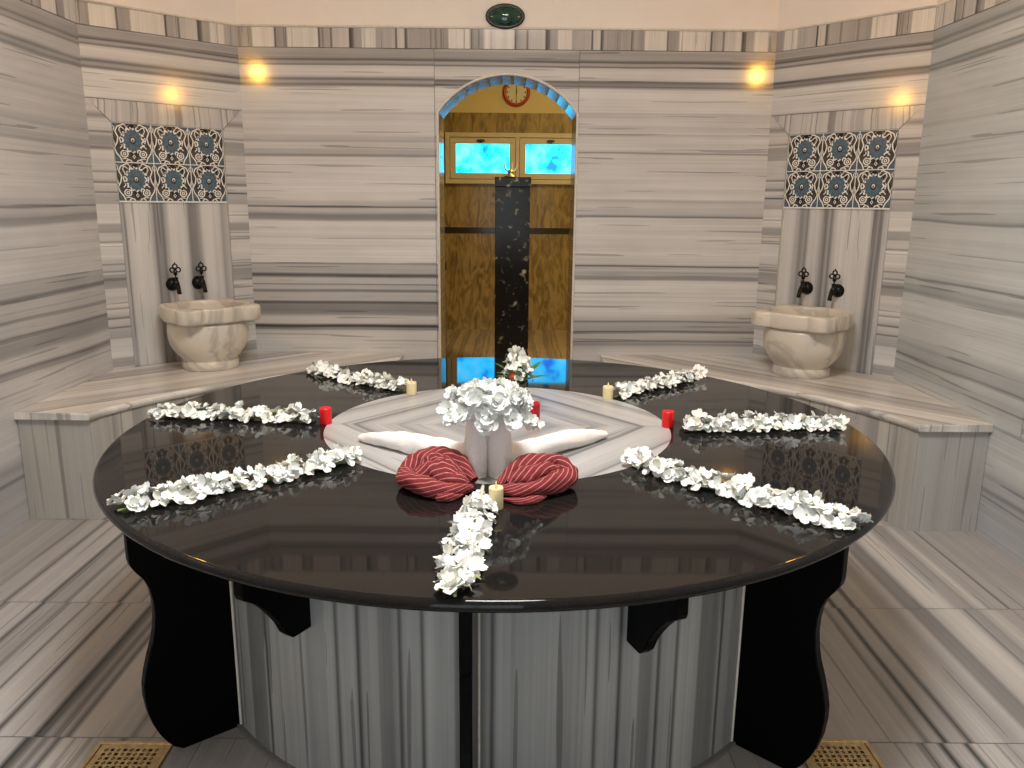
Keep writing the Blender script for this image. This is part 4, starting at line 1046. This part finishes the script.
# ------------------------------------------------------------------ vase with flower spray behind
root = thing('flower_vase', 'small dark vase behind the bouquet with a white flower spike, red bud and green leaves', 'vase', (.072, .20, ZTAB + .0006))
mb = MB(); mb.lathe([(0, 0), (.024, 0), (.026, .01), (.032, .04), (.030, .07), (.022, .09), (.024, .098), (.020, .098), (.018, .09), (.018, .02), (0, .018)], n=28); mb.build('body', [M['vase']], root)
mb = MB(); mb.tube([(0, 0, .03), (-.005, 0, .12), (-.008, 0, .20)], .004, 8); mb.build('stem', [M['stemgreen']], root)
for k in range(15):
    a = 2.4 * k; z = .122 + .0058 * k; rr_ = .036 * (1 - (k / 17) ** 1.6) + .005
    put_blossom(root, BL_S, (-.006 + rr_ * math.cos(a), rr_ * math.sin(a), z), (math.cos(a), math.sin(a), .5), .9, r)
mb = MB(); mb.lathe([(0, 0), (.010, .006), (.014, .016), (.010, .028), (.003, .033), (0, .034)], (-.024, -.034, .112), 12); mb.build('bud', [M['redbud']], root)
for k in range(13):
    a = 2.4 * k + .4; mb = MB(); leafq(mb, Vector((.006 * math.cos(a), .006 * math.sin(a), .098)), Vector((math.cos(a), math.sin(a), .2)), .078 + .014 * (k % 3), .012, .95 - .11 * (k % 6)); mb.build('leaf', [M['leaf']], root)

# ------------------------------------------------------------------ lamps
def sconce(x, y, z, label):
    s = 1 if x < 0 else -1
    p = thing('wall_lamp', label, 'lamp', (x, y, z), 0, 'amber wall lamps')
    mb = MB(); mb.lathe([(0, 0), (.05, 0), (.05, .012), (.03, .02), (0, .02)], (0, 0, 0), 24, 0, True, (s, 0, 0)); mb.build('back_plate', [M['brass']], p)
    mb = MB(); mb.lathe([(.001, -.05), (.022, -.045), (.036, -.015), (.038, .015), (.032, .045), (.02, .055), (.001, .06)], (s * .075, 0, 0), 24); mb.build('glass_shade', [M['lampglass']], p)
    mb = MB(); mb.tube([(s * .01, 0, -.02), (s * .04, 0, -.06), (s * .075, 0, -.052)], .006, 8); mb.build('arm', [M['brass']], p)
sconce(LL.x, .20, 2.43, 'amber glass wall lamp high on the left wall'); sconce(RR.x, .25, 2.44, 'amber glass wall lamp high on the right wall')
p = thing('unseen_ceiling_light', 'unseen round opal light added for fill above the front of the table', 'ceiling light', (0, -.95, ZC))  # unseen lamp added for the general light of the room
mb = MB(); mb.lathe([(.001, -.10), (.25, -.09), (.42, -.05), (.45, -.02), (.45, -.001), (.001, -.001)], n=48); mb.build('unseen_diffuser', [M['lampglass2']], p)
p = thing('unseen_ceiling_light', 'unseen round ceiling light in the room beyond the doorway', 'ceiling light', (1.1, 3.7, ZC))
mb = MB(); mb.lathe([(.001, -.10), (.15, -.09), (.22, -.05), (.24, -.001), (.001, -.001)], n=32); mb.build('unseen_diffuser', [M['lampglass2']], p)

def area(name, loc, rot, size, power, col, spread=None):
    l = bpy.data.lights.new(name, 'AREA'); l.shape = 'DISK' if not isinstance(size, tuple) else 'RECTANGLE'
    if isinstance(size, tuple): l.size, l.size_y = size
    else: l.size = size
    l.energy = power; l.color = col
    o = bpy.data.objects.new(name, l); COL.objects.link(o); o.location = loc; o.rotation_euler = rot
    return o
area('overhead_fill', (0, -.95, ZC - .12), (0, 0, 0), .8, 82, (1.0, .98, .96))  # soft overhead fill under the added lamp
area('back_room_glow', (1.1, 3.7, ZC - .12), (0, 0, 0), .4, 66, (1.0, .80, .42))
area('added_door_fill', ((fx0 + fx1) / 2, YF + .03, fz1 / 2 + .05), (PI / 2, 0, 0), (fx1 - fx0 - .12, fz1 - .2), 9, (.74, .90, 1.0))  # cool fill from the added doorway behind the camera

w = bpy.data.worlds.new('world'); w.use_nodes = True; sc.world = w
w.node_tree.nodes['Background'].inputs[0].default_value = (.5, .55, .6, 1); w.node_tree.nodes['Background'].inputs[1].default_value = .05
sc.view_settings.view_transform = 'Standard'; sc.view_settings.look = 'None'; sc.view_settings.gamma = 1; sc.view_settings.use_curve_mapping = False
sc.view_settings.exposure = 0.0
sc.cycles.use_denoising = True
sc.cycles.max_bounces = 8; sc.cycles.diffuse_bounces = 5; sc.cycles.glossy_bounces = 5
sc.cycles.sample_clamp_indirect = 6
